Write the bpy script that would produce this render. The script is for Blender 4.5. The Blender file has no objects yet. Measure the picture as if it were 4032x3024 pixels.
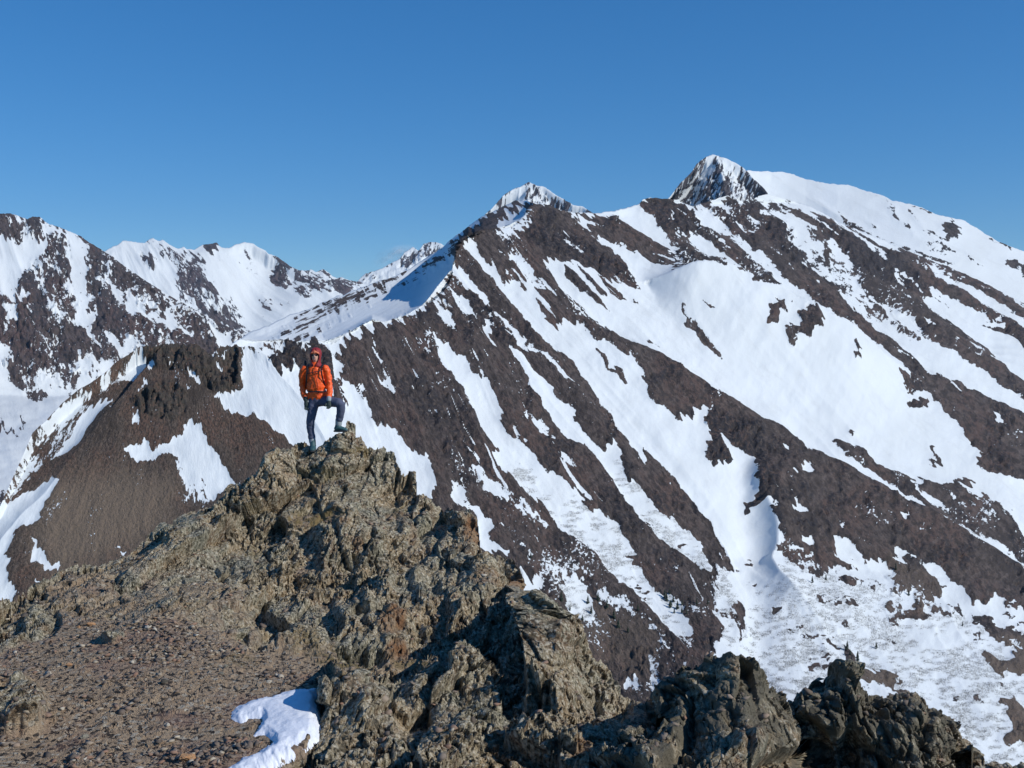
import bpy, bmesh, math, random
import numpy as np
from mathutils import Vector, Matrix
random.seed(7); rng = np.random.default_rng(11)
S = bpy.context.scene; COL = S.collection
R = math.radians
# ------------------------------------------------------------------ camera model (4032 x 3024 photograph)
F = 4324.0; CU, CV = 2016.0, 1512.0; PITCH = math.atan(262/F)
cp, sp = math.cos(PITCH), math.sin(PITCH)
def world(u, v, s):
    """photo direction (u, v) at distance s along the optical axis -> metres, camera at the origin"""
    a = (np.asarray(u, float)-CU)/F; b = -(np.asarray(v, float)-CV)/F
    return np.stack([a*s, (cp + b*sp)*s, (-sp + b*cp)*s], -1)
cam_d = bpy.data.cameras.new('camera'); cam = bpy.data.objects.new('camera', cam_d); COL.objects.link(cam)
cam_d.sensor_width = 36; cam_d.lens = 36*F/4032; cam_d.clip_end = 60000; cam_d.clip_start = .1
cam.rotation_euler = (math.pi/2 - PITCH, 0, 0); S.camera = cam
# ------------------------------------------------------------------ noise
PERM = np.random.default_rng(3).permutation(4096); VAL = np.random.default_rng(4).random(4096)
VAL3 = np.random.default_rng(5).random((4096, 6))
def _h(i, j, k): return PERM[(PERM[(PERM[i & 4095] + j) & 4095] + k) & 4095]
def vn(p):
    """value noise 3D, -1..1"""
    i = np.floor(p).astype(np.int64); f = p - i; f = f*f*f*(f*(f*6-15)+10)
    x, y, z = i[..., 0], i[..., 1], i[..., 2]; fx, fy, fz = f[..., 0], f[..., 1], f[..., 2]
    def c(a, b, d): return VAL[_h(x+a, y+b, z+d)]
    r0 = (c(0,0,0)*(1-fx)+c(1,0,0)*fx)*(1-fy) + (c(0,1,0)*(1-fx)+c(1,1,0)*fx)*fy
    r1 = (c(0,0,1)*(1-fx)+c(1,0,1)*fx)*(1-fy) + (c(0,1,1)*(1-fx)+c(1,1,1)*fx)*fy
    return (r0*(1-fz) + r1*fz)*2 - 1
def fbm(p, o=4, g=.5, l=2.03):
    r = 0; a = 1; t = 0
    for k in range(o): r = r + a*vn(p + 17.3*k); t += a; a *= g; p = p*l
    return r/t
def ridged(p, o=4, g=.5, l=2.05):
    r = 0; a = 1; t = 0
    for k in range(o): r = r + a*(1-2*np.abs(vn(p + 9.1*k))); t += a; a *= g; p = p*l
    return r/t
def facets(p, tilt=1.0, step=.5):
    """angular broken-rock relief: every Voronoi cell is a tilted plane of its own"""
    i = np.floor(p).astype(np.int64)
    best = np.full(p.shape[:-1], 1e9); val = np.zeros(p.shape[:-1]); sec = np.full(p.shape[:-1], 1e9)
    for a in (-1, 0, 1):
        for b in (-1, 0, 1):
            for c in (-1, 0, 1):
                h = _h(i[..., 0]+a, i[..., 1]+b, i[..., 2]+c); q = VAL3[h]
                d = p - (i + np.array((a, b, c))) - q[..., :3]
                dd = (d*d).sum(-1)
                v = tilt*((q[..., 3]-.5)*d[..., 0] + (q[..., 4]-.5)*d[..., 1] + (q[..., 5]-.5)*d[..., 2])*2 + step*(q[..., 3]+q[..., 4]-1)
                m = dd < best
                sec = np.where(m, best, np.minimum(sec, dd)); val = np.where(m, v, val); best = np.where(m, dd, best)
    return val, np.sqrt(sec) - np.sqrt(best)
def P2(x, y, z=0.): return np.stack([x, y, np.full_like(x, z)], -1)
def ss(x, a, b):
    t = np.clip((x-a)/(b-a), 0, 1); return t*t*(3-2*t)
# ------------------------------------------------------------------ traced outlines
Z = {0: (0, 0, 1), 1: (1000, 1300, 2.765), 2: (0, 700, 1.6458), 3: (1200, 600, 1.4747), 4: (2500, 500, 1.3825),
     5: (1300, 1500, 1.2764), 6: (2600, 1500, 1.0887), 7: (0, 1900, 1.4757), 8: (1200, 1900, 1.4747), 9: (0, 0, .5486)}
def z(k, pts):
    x0, y0, s = Z[k]; a = np.array(pts, float).reshape(-1, 2); return np.stack([x0 + a[:, 0]/s, y0 + a[:, 1]/s], -1)
def sdist(poly, U, V, m):
    """signed distance (inside positive) to an outline, exact within m px, else -m"""
    out = np.full(U.shape, -float(m))
    x0, y0 = poly.min(0) - m; x1, y1 = poly.max(0) + m
    sel = (U > x0) & (U < x1) & (V > y0) & (V < y1)
    if not sel.any(): return out
    X, Y = U[sel], V[sel]; ins = np.zeros(X.shape, bool); d = np.full(X.shape, 1e9)
    A = poly; B = np.roll(poly, -1, 0)
    for (ax, ay), (bx, by) in zip(A, B):
        if ay != by:
            c = ((ay > Y) != (by > Y)) & (X < (bx-ax)*(Y-ay)/(by-ay) + ax); ins ^= c
        ex, ey = bx-ax, by-ay; L = ex*ex+ey*ey + 1e-9
        t = np.clip(((X-ax)*ex + (Y-ay)*ey)/L, 0, 1)
        d = np.minimum(d, (X-ax-t*ex)**2 + (Y-ay-t*ey)**2)
    d = np.sqrt(d); out[sel] = np.where(ins, d, -d); return out
POLE = [(345., -963.)]; TEETH = [1.]
def paint(fld, ops, U, V, wob=True):
    """ops: (zone, value, edge width px, points[, mottle])"""
    if wob:
        q = P2(U/38., V/38.); U2 = U + 12*fbm(q, 4, .6) ; V2 = V + 12*fbm(q+50, 4, .6)
        dx, dy = U-POLE[0][0], V-POLE[0][1]; th = np.arctan2(dy, dx); r = np.hypot(dx, dy); rr = np.median(r)
        w_ = TEETH[0]*(26*vn(P2(th*rr/22, r/150., 1.)) + 16*vn(P2(th*rr/9., r/55., 2.))); U2 = U2 + dx/r*w_; V2 = V2 + dy/r*w_
    else: U2, V2 = U, V
    for op in ops:
        zk, val, w, pts = op[:4]; val = val*1.35 if abs(val) > .8 else val; poly = z(zk, pts)
        c = ss(sdist(poly, U2, V2, w*2.4), -w*1.6, w*1.6)
        fld['rock'] = fld['rock']*(1-c) + val*c
        if len(op) > 4: fld['mott'] = fld['mott']*(1-c) + op[4]*c
def interp(line, u):
    a = np.asarray(line, float); a = a[np.argsort(a[:, 0], kind='stable')]; return np.interp(u, a[:, 0], a[:, 1])
# ------------------------------------------------------------------ meshes
def attr(me, name, data):
    a = me.attributes.new(name, 'FLOAT', 'POINT'); a.data.foreach_set('value', np.ascontiguousarray(data, dtype=np.float32).ravel())
def link(name, me, mat=None, parent=None):
    o = bpy.data.objects.new(name, me); COL.objects.link(o)
    if mat: me.materials.append(mat)
    if parent: o.parent = parent
    return o
def tag(o, label=None, cat=None, group=None, kind=None):
    if label: o['label'] = label
    if cat: o['category'] = cat
    if group: o['group'] = group
    if kind: o['kind'] = kind
    return o
def grid_mesh(name, P, flow, attrs, mask=None, smooth=True):
    n, m = P.shape[:2]; me = bpy.data.meshes.new(name)
    idx = np.arange(n*m).reshape(n, m)
    q = np.stack([idx[:-1, :-1], idx[1:, :-1], idx[1:, 1:], idx[:-1, 1:]], -1).reshape(-1, 4)
    if mask is not None:
        q = q[(mask.ravel()[q]).all(1)]
        used = np.unique(q); mp = np.full(n*m, -1); mp[used] = np.arange(len(used)); q = mp[q]
    else: used = np.arange(n*m)
    Pv = P.reshape(-1, 3)[used]
    me.vertices.add(len(used)); me.vertices.foreach_set('co', np.ascontiguousarray(Pv, dtype=np.float32).ravel())
    me.loops.add(q.size); me.loops.foreach_set('vertex_index', q.ravel().astype(np.int32))
    me.polygons.add(len(q)); me.polygons.foreach_set('loop_start', np.arange(0, q.size, 4, dtype=np.int32))
    me.polygons.foreach_set('use_smooth', np.full(len(q), smooth))
    me.update(calc_edges=True)
    if flow is not None:
        uv = me.uv_layers.new(name='fall_line'); f = flow.reshape(-1, 2)[used][q.ravel()]
        uv.data.foreach_set('uv', np.ascontiguousarray(f, dtype=np.float32).ravel())
    for k, d in attrs.items(): attr(me, k, d.ravel()[used])
    return me
def normals(P):
    du = np.gradient(P, axis=1); dv = np.gradient(P, axis=0)
    n = np.cross(dv, du); n /= np.linalg.norm(n, axis=-1, keepdims=True) + 1e-12
    s = np.sign(-(n*P).sum(-1, keepdims=True)); s[s == 0] = 1
    return n*s
def blur(a, k):
    for ax in (0, 1):
        c = np.cumsum(np.concatenate([np.repeat(np.take(a, [0], ax), k+1, ax), a, np.repeat(np.take(a, [-1], ax), k, ax)], ax), ax)
        n = a.shape[ax]; a = (np.take(c, range(2*k+1, 2*k+1+n), ax) - np.take(c, range(0, n), ax))/(2*k+1)
    return a
# ------------------------------------------------------------------ node helper
class NT:
    def __init__(s, name):
        s.m = bpy.data.materials.new(name); s.m.use_nodes = True; s.t = s.m.node_tree; s.b = s.t.nodes['Principled BSDF']
    def n(s, ty, ins=None, **kw):
        nd = s.t.nodes.new(ty)
        for k, v in kw.items(): setattr(nd, k, v)
        for k, v in (ins or {}).items():
            if isinstance(v, bpy.types.NodeSocket): s.t.links.new(v, nd.inputs[k])
            else: nd.inputs[k].default_value = v
        return nd
    def math(s, op, a, b=0., c=0., clamp=False):
        nd = s.n('ShaderNodeMath', {0: a, 1: b, 2: c}, operation=op); nd.use_clamp = clamp; return nd.outputs[0]
    def attr(s, name): return s.n('ShaderNodeAttribute', attribute_name=name).outputs['Fac']
    def noise(s, vec, scale, detail=4, rough=.55, dist=0.):
        return s.n('ShaderNodeTexNoise', {'Vector': vec, 'Scale': scale, 'Detail': detail, 'Roughness': rough, 'Distortion': dist}).outputs['Fac']
    def vor(s, vec, scale, feature='F1', out='Distance', rnd=1.):
        return s.n('ShaderNodeTexVoronoi', {'Vector': vec, 'Scale': scale, 'Randomness': rnd}, feature=feature).outputs[out]
    def step(s, x, a, b):
        return s.n('ShaderNodeMapRange', {'Value': x, 'From Min': a, 'From Max': b, 'To Min': 0., 'To Max': 1.}, interpolation_type='SMOOTHSTEP').outputs[0]
    def mix(s, f, a, b):
        nd = s.n('ShaderNodeMix', data_type='RGBA')
        for k, v in ((0, f), (6, a), (7, b)):
            if isinstance(v, bpy.types.NodeSocket): s.t.links.new(v, nd.inputs[k])
            else: nd.inputs[k].default_value = (*v, 1) if isinstance(v, tuple) and len(v) == 3 else v
        return nd.outputs[2]
    def mapping(s, vec, scale): return s.n('ShaderNodeMapping', {'Vector': vec, 'Scale': scale}).outputs[0]
    def bump(s, h, strength, dist): return s.n('ShaderNodeBump', {'Height': h, 'Strength': strength, 'Distance': dist}).outputs[0]
    def set(s, **k):
        for a, v in k.items():
            a = a.replace('_', ' ')
            if isinstance(v, bpy.types.NodeSocket): s.t.links.new(v, s.b.inputs[a])
            else: s.b.inputs[a].default_value = (*v, 1) if isinstance(v, tuple) and len(v) == 3 else v
        return s.m
def simple(name, col, rough=.7, var=.15, scale=40., bump=0., **k):
    t = NT(name); co = t.n('ShaderNodeTexCoord').outputs['Object']; n = t.noise(co, scale, 5)
    c = t.mix(n, tuple(x*(1-var) for x in col), tuple(min(1, x*(1+var)) for x in col))
    if bump: k['Normal'] = t.bump(n, bump, .01)
    return t.set(Base_Color=c, Roughness=rough, **k)
# ------------------------------------------------------------------ mountain material: snow where 'rock' is low
def mountain_mat(name, px, rock=(.100, .080, .072), red=(.112, .076, .064), dark=(.032, .030, .034), snow=(.75, .795, .81), st=.28):
    """px = size of a photo pixel on this mountain in metres (only sets the texture scale)"""
    t = NT(name)
    uv = t.n('ShaderNodeUVMap', uv_map='fall_line').outputs[0]
    obj = t.n('ShaderNodeTexCoord').outputs['Object']
    a = t.mapping(uv, (1., .30, 1.)); a2 = t.mapping(uv, (1., .45, 1.))
    n1 = t.noise(a, 22., 7, .66, .25); n2 = t.noise(a2, 85., 5, .65); n3 = t.noise(uv, 7., 3, .5)
    n4 = t.noise(t.mapping(uv, (1., .55, 1.)), 150., 3, .6); n5 = t.noise(t.mapping(uv, (1., .5, 1.)), 11., 4, .6)
    R_ = t.attr('rock'); M_ = t.attr('mott')
    s = t.math('ADD', t.math('MULTIPLY', t.math('SUBTRACT', n1, .5), 4.2), t.math('MULTIPLY', t.math('SUBTRACT', n2, .5), 3.2))
    f = t.math('ADD', R_, t.math('MULTIPLY', s, t.math('ADD', t.math('MULTIPLY', M_, 1.9), .52)))
    # leftover snow specks in the rock, single rocks in the snow, both in loose swarms
    sp = t.math('ADD', t.math('MULTIPLY', t.math('SUBTRACT', n4, .5), 9.), t.math('MULTIPLY', t.math('SUBTRACT', n5, .5), 9.))
    f = t.math('SUBTRACT', f, t.math('MULTIPLY', t.math('MAXIMUM', t.math('SUBTRACT', sp, 1.55), 0.), t.math('MULTIPLY', M_, 8.)))
    sq = t.math('ADD', t.math('MULTIPLY', t.math('SUBTRACT', .5, n4), 9.), t.math('MULTIPLY', t.math('SUBTRACT', n1, .5), 6.))
    f = t.math('ADD', f, t.math('MULTIPLY', t.math('MAXIMUM', t.math('SUBTRACT', sq, 2.2), 0.), t.math('MULTIPLY', M_, 6.)))
    m = t.step(f, -.05, .05)
    # snow
    k = 1./(px*40)
    sn = t.mix(t.step(n3, .35, .65), tuple(x*.93 for x in snow), snow)
    sn = t.mix(t.math('MULTIPLY', t.step(t.noise(t.mapping(uv, (1., .12, 1.)), 60., 5, .7), .5, .72), .30), sn, (.55, .57, .565))
    # rock: scree, tundra, crags
    r1 = t.noise(t.mapping(uv, (1., st, 1.)), 105., 5, .7); r2 = t.noise(t.mapping(uv, (1., .5, 1.)), 8., 5, .6); r3 = t.noise(obj, k*2.5, 4, .72)
    c = t.mix(t.step(r2, .44, .6), rock, red)
    c = t.mix(t.step(r2, .46, .36), c, tuple(x*.62 for x in rock))
    c = t.mix(t.step(r1, .56, .42), c, tuple(x*.5 for x in rock))
    c = t.mix(t.math('MULTIPLY', t.step(n2, .53, .64), .6), c, tuple(x*1.55 for x in rock))
    c = t.mix(t.math('MULTIPLY', t.math('ADD', t.attr('crag'), .12), t.step(r3, .62, .42), clamp=True), c, dark)
    c = t.mix(t.math('MULTIPLY', t.attr('tan'), .88), c, t.mix(r1, (.14, .108, .08), (.26, .20, .148)))
    col = t.mix(m, sn, c)
    ns = t.noise(t.mapping(uv, (1., .5, 1.)), 30., 4, .6)
    h = t.math('ADD', t.math('MULTIPLY', m, t.math('ADD', t.math('MULTIPLY', r1, 1.6), t.math('MULTIPLY', r3, 1.6))),
               t.math('MULTIPLY', t.math('SUBTRACT', 1., m), t.math('MULTIPLY', ns, .5)))
    rough = t.math('ADD', .62, t.math('MULTIPLY', m, .3))
    return t.set(Base_Color=col, Roughness=rough, Normal=t.bump(h, .75, px*9), **{'Specular_IOR_Level': .25})
# ------------------------------------------------------------------ sheet builder
def sheet(name, cols, rows, top, bot, inv, fields, flow, disp, mat, back=(.18, .5, 1.1), kind='structure', label=None, power=1.0, jag=3.):
    """A mountain: from its skyline 'top' down to 'bot', distances from inv(u,v)=1/s; behind the skyline the far side falls away."""
    u = np.asarray(cols, float); tp = top(u); j_ = jag(u) if callable(jag) else jag; tp = tp + j_*(fbm(P2(u/26., u*0, 2.), 4, .7)*1.6 + .5*(facets(P2(u/14., u*0, 6.))[0])); bt = bot(u)
    t = np.linspace(0, 1, rows)**power
    U = np.broadcast_to(u, (rows, len(u))).copy(); V = tp + (bt-tp)*t[:, None]
    s = 1/inv(U, V); P = world(U, V, s)
    f = {k: np.zeros(U.shape) for k in ('rock', 'mott', 'crag', 'tan')}
    fields(f, U, V); N = normals(P)
    D = disp(f, U, V, P, s)
    fade = .12 + .88*ss(V - tp, 0, 34)
    P = P + N*(D*fade)[..., None]
    H = P[0, :, 2] - P[:, :, 2].min(0).min()
    bk = []
    for b in back[::-1]:
        q = P[0].copy(); hh = H*b*.55; dirn = P[0, :, :2]/np.linalg.norm(P[0, :, :2], axis=1, keepdims=True)
        q[:, :2] += dirn*(hh*1.1)[:, None]; q[:, 2] -= hh; bk.append(q)
    nb = len(bk); P = np.concatenate([np.array(bk), P], 0)
    fl = flow(U, V); fl = np.concatenate([np.repeat(fl[:1], nb, 0) + np.linspace(-.3, -.05, nb)[:, None, None], fl], 0)
    f = {k: np.concatenate([np.repeat(x[:1], nb, 0), x], 0) for k, x in f.items()}
    me = grid_mesh(name, P, fl, f); o = link(name, me, mat); tag(o, label, None, None, kind)
    return o, U, V, P[nb:], {k: x[nb:] for k, x in f.items()}
# ================================================================== MOUNTAINS
def plane_inv(n, d):
    n = np.array(n, float)
    def g(U, V):
        a = (U-CU)/F; b = -(V-CV)/F
        return (n[0]*a + n[1]*(cp+b*sp) + n[2]*(-sp+b*cp))/d
    return g
def polar(U, V, c=(345., -963.)):
    dx, dy = U-c[0], V-c[1]; return np.arctan2(dy, dx), np.hypot(dx, dy)
# ---- the big mountain: crest, summit, right flank, spurs
SKY_M = np.vstack([[[700, 1500]], z(2, [(1480,1090),(1610,1005),(1750,950),(1850,900),(2000,850),(2120,800),(2212,768)]),
    z(3, [(100,870),(200,830),(280,800),(360,775),(430,745),(520,720),(600,680),(660,640),(720,600),(800,550),(870,490),(950,430),(1010,385),(1080,350),(1160,310),(1220,280),(1280,275),(1340,300),(1420,305),(1480,335),(1560,345),(1640,350),(1720,350),(1800,340),(1880,320),(1940,300),(1965,272),(2010,262),(2060,266),(2110,270),(2180,285)]),
    z(4, [(240,392),(290,420),(320,430),(400,405),(470,382),(510,375),(550,400),(620,400),(680,372),(740,368),(830,395),(930,425),(1020,470),(1100,515),(1200,555),(1310,600),(1420,650),(1550,705),(1700,760),(1900,850),(2118,960),(2300,1050),(3000,1400)])])
CREST = np.vstack([z(3, [(-140,1090),(-60,1120),(60,1090),(140,1110),(280,1030),(390,970),(500,1000),(560,970),(640,915),(740,860),(820,795),(845,730),(855,670),(880,580),(900,520),(960,480),(1080,465),(1200,430),(1270,380),(1310,330),(1340,305),(1400,300)]), [[2200, 800]]])
BASE_M = plane_inv((.42, -.42, .8), -425.)
def crest_v(U): return interp(CREST, U)
def left_of_crest(U, V):
    return ss(crest_v(U) - V, 0., 10.)*(1-ss(U, 2070, 2120))
def inv_M(U, V):
    i = BASE_M(U, V); vc = np.maximum(crest_v(U), interp(SKY_M, U))
    up = np.clip(vc - V, 0, 1e9)*(1-ss(U, 2080, 2130))
    # far side of the crest: starts lower behind the fin, then a gentle slope dropping to the left
    us = np.arange(700., 5000., 4.); cs = np.convolve(np.pad(interp(CREST, us), 30, 'edge'), np.ones(61)/61, 'valid'); ic = BASE_M(U, np.where(U < 2080, np.interp(U, us, cs), vc))
    up = np.clip(np.interp(U, us, cs) - V, 0, 1e9)*ss(up, 0, 25)*(1-ss(U, 2060, 2130)) + 0*up; up = np.where(V < vc, np.maximum(up, .01), 0)
    il = ic*(1 - .02*(1-np.exp(-up/12.))) - 2.0e-6*150*np.tanh(up/150.) - 2.e-7*up
    i = np.where(up > 0, il, i)
    # flatter run-out at the valley floor
    k = np.clip(V - (2150 + .12*(U-2600)), 0, 2000)*ss(U, 2300, 3000)
    i = i + 2.6e-7*k
    return np.maximum(i, 1/3200.)
ROCK_M = [
 (4, -.62, 60, [(560,360),(900,420),(1400,700),(1750,950),(1500,1150),(1200,1100),(900,960),(600,760),(380,560)], .5), (4, -.6, 30, [(20,380),(360,400),(420,560),(620,900),(300,880),(150,600)], .5),
 (3, 1, 14, [(100,1230),(150,1170),(280,1060),(400,1000),(520,990),(640,925),(740,870),(830,800),(850,700),(890,560),(960,500),(1080,480),(1250,410),(1320,340),(1440,320),(1560,350),(1800,380),(1960,480),(2070,560),(2130,640),(2110,700),(2000,620),(1900,560),(1800,520),(1700,470),(1640,460),(1700,520),(1830,600),(1900,690),(1910,770),(1820,740),(1700,690),(1560,640),(1440,600),(1370,620),(1440,760),(1600,900),(1700,990),(1850,1100),(2000,1200),(2212,1360),(2330,1440),(2330,1660),(100,1760),(80,1400)], .26),
 (3, 1, 10, [(850,560),(870,500),(950,435),(1010,385),(1160,310),(1250,270),(1345,300),(1420,300),(1330,345),(1240,350),(1150,400),(1110,475),(1060,495),(960,505),(900,560),(860,600)], .12),
 (3, .12, 16, [(-300,1180),(-160,1080),(0,905),(200,830),(430,745),(600,680),(720,605),(860,520),(880,565),(760,650),(620,730),(470,800),(330,880),(180,960),(60,1040),(-60,1090)], .5),
 (3, -.4, 10, [(470,770),(620,690),(700,650),(640,720),(500,790)], .3),
 # foot of the face behind the outcrop
 (5, 1, 14, [(-120,150),(1300,150),(1370,110),(1450,210),(1530,300),(1620,390),(1680,470),(1740,560),(1787,610),(1900,700),(1930,900),(1900,1700),(-300,1700)], .17),
 (6, 1, 12, [(-109,-136),(9,-73),(206,53),(325,124),(480,200),(600,290),(800,400),(1000,510),(1150,590),(1300,680),(1440,760),(1559,820),(1900,1000),(1900,1250),(1559,980),(1480,950),(1430,910),(1400,940),(1350,975),(1310,900),(1250,870),(1170,800),(1080,760),(980,800),(850,770),(760,830),(700,830),(640,770),(560,740),(510,700),(470,640),(450,560),(430,520),(370,545),(400,430),(390,330),(300,290),(240,230),(290,330),(240,385),(190,340),(170,280),(120,200),(100,150),(60,180),(0,120),(-130,20)], .15),
 # snow streaks on the left half
 (3, -1, 10, [(900,530),(940,500),(1000,530),(1010,570),(1040,620),(1100,650),(1110,690),(1160,760),(1230,730),(1260,770),(1320,790),(1350,830),(1360,900),(1400,950),(1410,990),(1450,1010),(1560,980),(1600,1000),(1660,1060),(1720,1120),(1830,1170),(1880,1190),(1930,1260),(1950,1350),(1970,1440),(2020,1490),(2080,1500),(2140,1570),(2212,1622),(2260,1740),(1960,1800),(1810,1580),(1720,1450),(1640,1350),(1580,1270),(1530,1200),(1440,1130),(1370,1070),(1310,1010),(1260,950),(1210,880),(1140,800),(1090,740),(1040,690),(1000,640),(960,580)]),
 (3, -.9, 8, [(850,600),(870,650),(920,640),(960,720),(1000,770),(1060,830),(1100,900),(1160,960),(1200,1000),(1260,1080),(1330,1150),(1380,1180),(1350,1190),(1290,1150),(1230,1100),(1190,1030),(1130,980),(1090,930),(1010,850),(960,800),(890,730),(850,690)], .3),
 (3, -.9, 8, [(840,790),(880,820),(930,830),(960,880),(985,960),(940,930),(890,910),(880,850)]),
 (3, -1, 7, [(1020,980),(1070,980),(1100,1020),(1060,1040),(1100,1110),(1125,1160),(1070,1110),(1040,1050)]),
 (3, -1, 9, [(735,1050),(770,1060),(790,1110),(850,1120),(870,1160),(920,1180),(960,1230),(960,1280),(1030,1300),(1070,1340),(1100,1400),(1120,1450),(1140,1520),(1130,1580),(1200,1680),(1100,1700),(1010,1560),(970,1470),(920,1380),(860,1310),(800,1240),(780,1180),(760,1110)]),
 (3, -1, 9, [(1180,1110),(1220,1150),(1270,1180),(1330,1260),(1400,1330),(1430,1370),(1470,1440),(1460,1470),(1500,1480),(1560,1560),(1640,1660),(1540,1690),(1440,1580),(1400,1490),(1360,1420),(1310,1350),(1260,1270),(1210,1190)]),
 (3, -.8, 5, [(1380,1205),(1410,1210),(1545,1325),(1535,1350)]), (3, -.8, 6, [(630,1075),(725,1125),(715,1155)]),
 (3, -.7, 7, [(760,865),(830,895),(850,960),(900,1020),(860,1030),(800,980),(750,940)], .35),
 (3, -.9, 6, [(405,1175),(455,1180),(465,1255),(430,1220)]),
 (3, -1, 6, [(130,1125),(330,1000),(390,965),(405,990),(390,1030),(330,1030),(240,1100),(190,1180)], .25),
 (3, -.6, 6, [(570,945),(640,915),(650,950),(560,990)], .3), (3, -.8, 6, [(1090,470),(1180,460),(1250,420),(1300,380),(1315,330),(1330,400),(1290,440),(1230,470),(1215,540),(1190,500),(1130,500)], .3),
 (3, -1, 6, [(1115,470),(1150,400),(1230,335),(1305,318),(1300,350),(1260,400),(1200,450),(1140,465)]),
 (3, -.8, 6, [(1110,570),(1160,590),(1220,590),(1290,640),(1330,700),(1410,800),(1380,800),(1290,740),(1220,640),(1150,610)], .3),
 (3, -.8, 6, [(1160,670),(1205,680),(1190,735),(1165,700)]), (3, -.9, 6, [(1550,365),(1620,375),(1725,420),(1700,437),(1620,420)]),
 (3, -.5, 6, [(1450,480),(1560,520),(1640,590),(1700,640),(1600,600),(1500,530)], .45), (3, -.7, 7, [(1940,545),(2050,590),(2155,650),(2130,665),(2000,600)]),
 (3, -.6, 7, [(1190,1000),(1290,1090),(1400,1190),(1500,1260),(1600,1350),(1570,1350),(1440,1240),(1300,1130)], .35),
 (3, .9, 6, [(1500,650),(1540,680),(1590,740),(1640,790),(1720,870),(1765,910),(1700,880),(1600,800),(1520,720)]),
 (3, .9, 6, [(1610,685),(1660,730),(1720,790),(1765,835),(1700,810),(1640,745)]), (3, .9, 6, [(1735,735),(1790,775),(1865,850),(1800,825)]), (3, .8, 5, [(1885,820),(1945,872),(1900,848)]),
 (3, .8, 5, [(1690,1160),(1720,1180),(1770,1240),(1770,1280),(1830,1290),(1870,1350),(1840,1345),(1780,1300),(1740,1240)], .35),
 # lower left streaks
 (5, -1, 12, [(1290,0),(1370,110),(1450,210),(1530,300),(1620,390),(1680,470),(1740,560),(1790,610),(1900,700),(1900,150),(1740,210),(1700,170),(1620,150),(1570,110),(1560,30)]),
 (5, -1, 10, [(990,-10),(1050,80),(1090,150),(1150,210),(1200,280),(1280,340),(1340,400),(1390,470),(1440,560),(1470,620),(1560,720),(1640,800),(1720,860),(1790,900),(1900,960),(1900,800),(1787,740),(1700,690),(1600,600),(1530,510),(1490,500),(1460,400),(1440,310),(1410,280),(1375,350),(1290,280),(1220,190),(1235,150),(1200,110),(1140,100),(1130,60),(1080,-10)]),
 (5, -1, 10, [(620,-20),(680,60),(710,130),(760,200),(790,280),(840,340),(820,420),(900,480),(960,560),(1040,600),(1100,680),(1160,750),(1220,800),(1290,840),(1340,900),(1380,960),(1430,1010),(1480,1060),(1560,1120),(1620,1180),(1680,1250),(1740,1310),(1800,1360),(1850,1300),(1787,1150),(1700,1080),(1640,1060),(1600,1000),(1560,950),(1540,880),(1480,800),(1450,720),(1400,680),(1330,650),(1280,630),(1270,570),(1230,560),(1150,500),(1100,460),(1040,400),(1000,340),(940,300),(870,250),(840,180),(850,130),(830,60),(770,-20)], .2),
 (5, .05, 22, [(560,380),(640,400),(800,430),(960,600),(1100,730),(1220,830),(1380,990),(1560,1160),(1720,1330),(1787,1420),(1787,1659),(1550,1560),(1450,1480),(1350,1350),(1200,1180),(1050,1060),(950,880),(800,720),(860,640)], .55),
 (5, .7, 14, [(640,400),(760,480),(960,640),(1150,780),(1300,930),(1440,1080),(1640,1280),(1560,1230),(1350,1040),(1180,900),(1000,740),(800,580)], .4),
 (5, -1, 8, [(600,570),(640,540),(690,560),(700,620),(690,650),(640,640),(610,610)]), (5, -1, 8, [(695,640),(740,630),(790,680),(800,720),(790,760),(820,820),(880,860),(915,885),(870,900),(780,850),(700,830),(740,690)]),
 (5, -1, 8, [(960,960),(1000,1000),(1060,1010),(1075,1050),(1020,1080),(960,1080)]), (5, -.9, 8, [(700,450),(760,450),(800,490),(870,540),(905,580),(880,600),(800,560),(740,530),(780,510)]),
 (5, -.6, 10, [(850,600),(960,670),(1060,720),(1160,750),(1100,760),(980,700)], .5), (5, -.9, 10, [(1150,1010),(1230,1010),(1300,1030),(1320,1100),(1330,1200),(1280,1230),(1200,1180),(1170,1140)], .4),
 (5, -.8, 8, [(1300,1060),(1450,1110),(1500,1160),(1400,1120)]), (5, -.9, 10, [(1600,1420),(1660,1400),(1740,1440),(1800,1480),(1800,1530),(1700,1520),(1640,1560),(1610,1480)]), (5, -1, 6, [(1470,1520),(1560,1510),(1560,1555),(1480,1560)]),
 (5, .9, 12, [(1480,1230),(1600,1280),(1650,1350),(1600,1400),(1600,1510),(1500,1500),(1400,1420),(1350,1350),(1400,1290)], .25), (5, .9, 10, [(1320,1130),(1390,1150),(1420,1200),(1380,1230),(1330,1210)]),
 (5, .8, 12, [(1480,620),(1560,700),(1650,830),(1787,900),(1787,1020),(1690,990),(1600,930),(1540,860),(1480,780),(1440,700)], .35),
 (5, -.7, 8, [(1000,160),(1060,200),(1120,250),(1120,300),(1060,290),(1020,230)], .4), (5, -.7, 8, [(1130,340),(1200,370),(1240,410),(1210,450),(1150,400)], .4),
 # snow round the hiker
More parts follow.
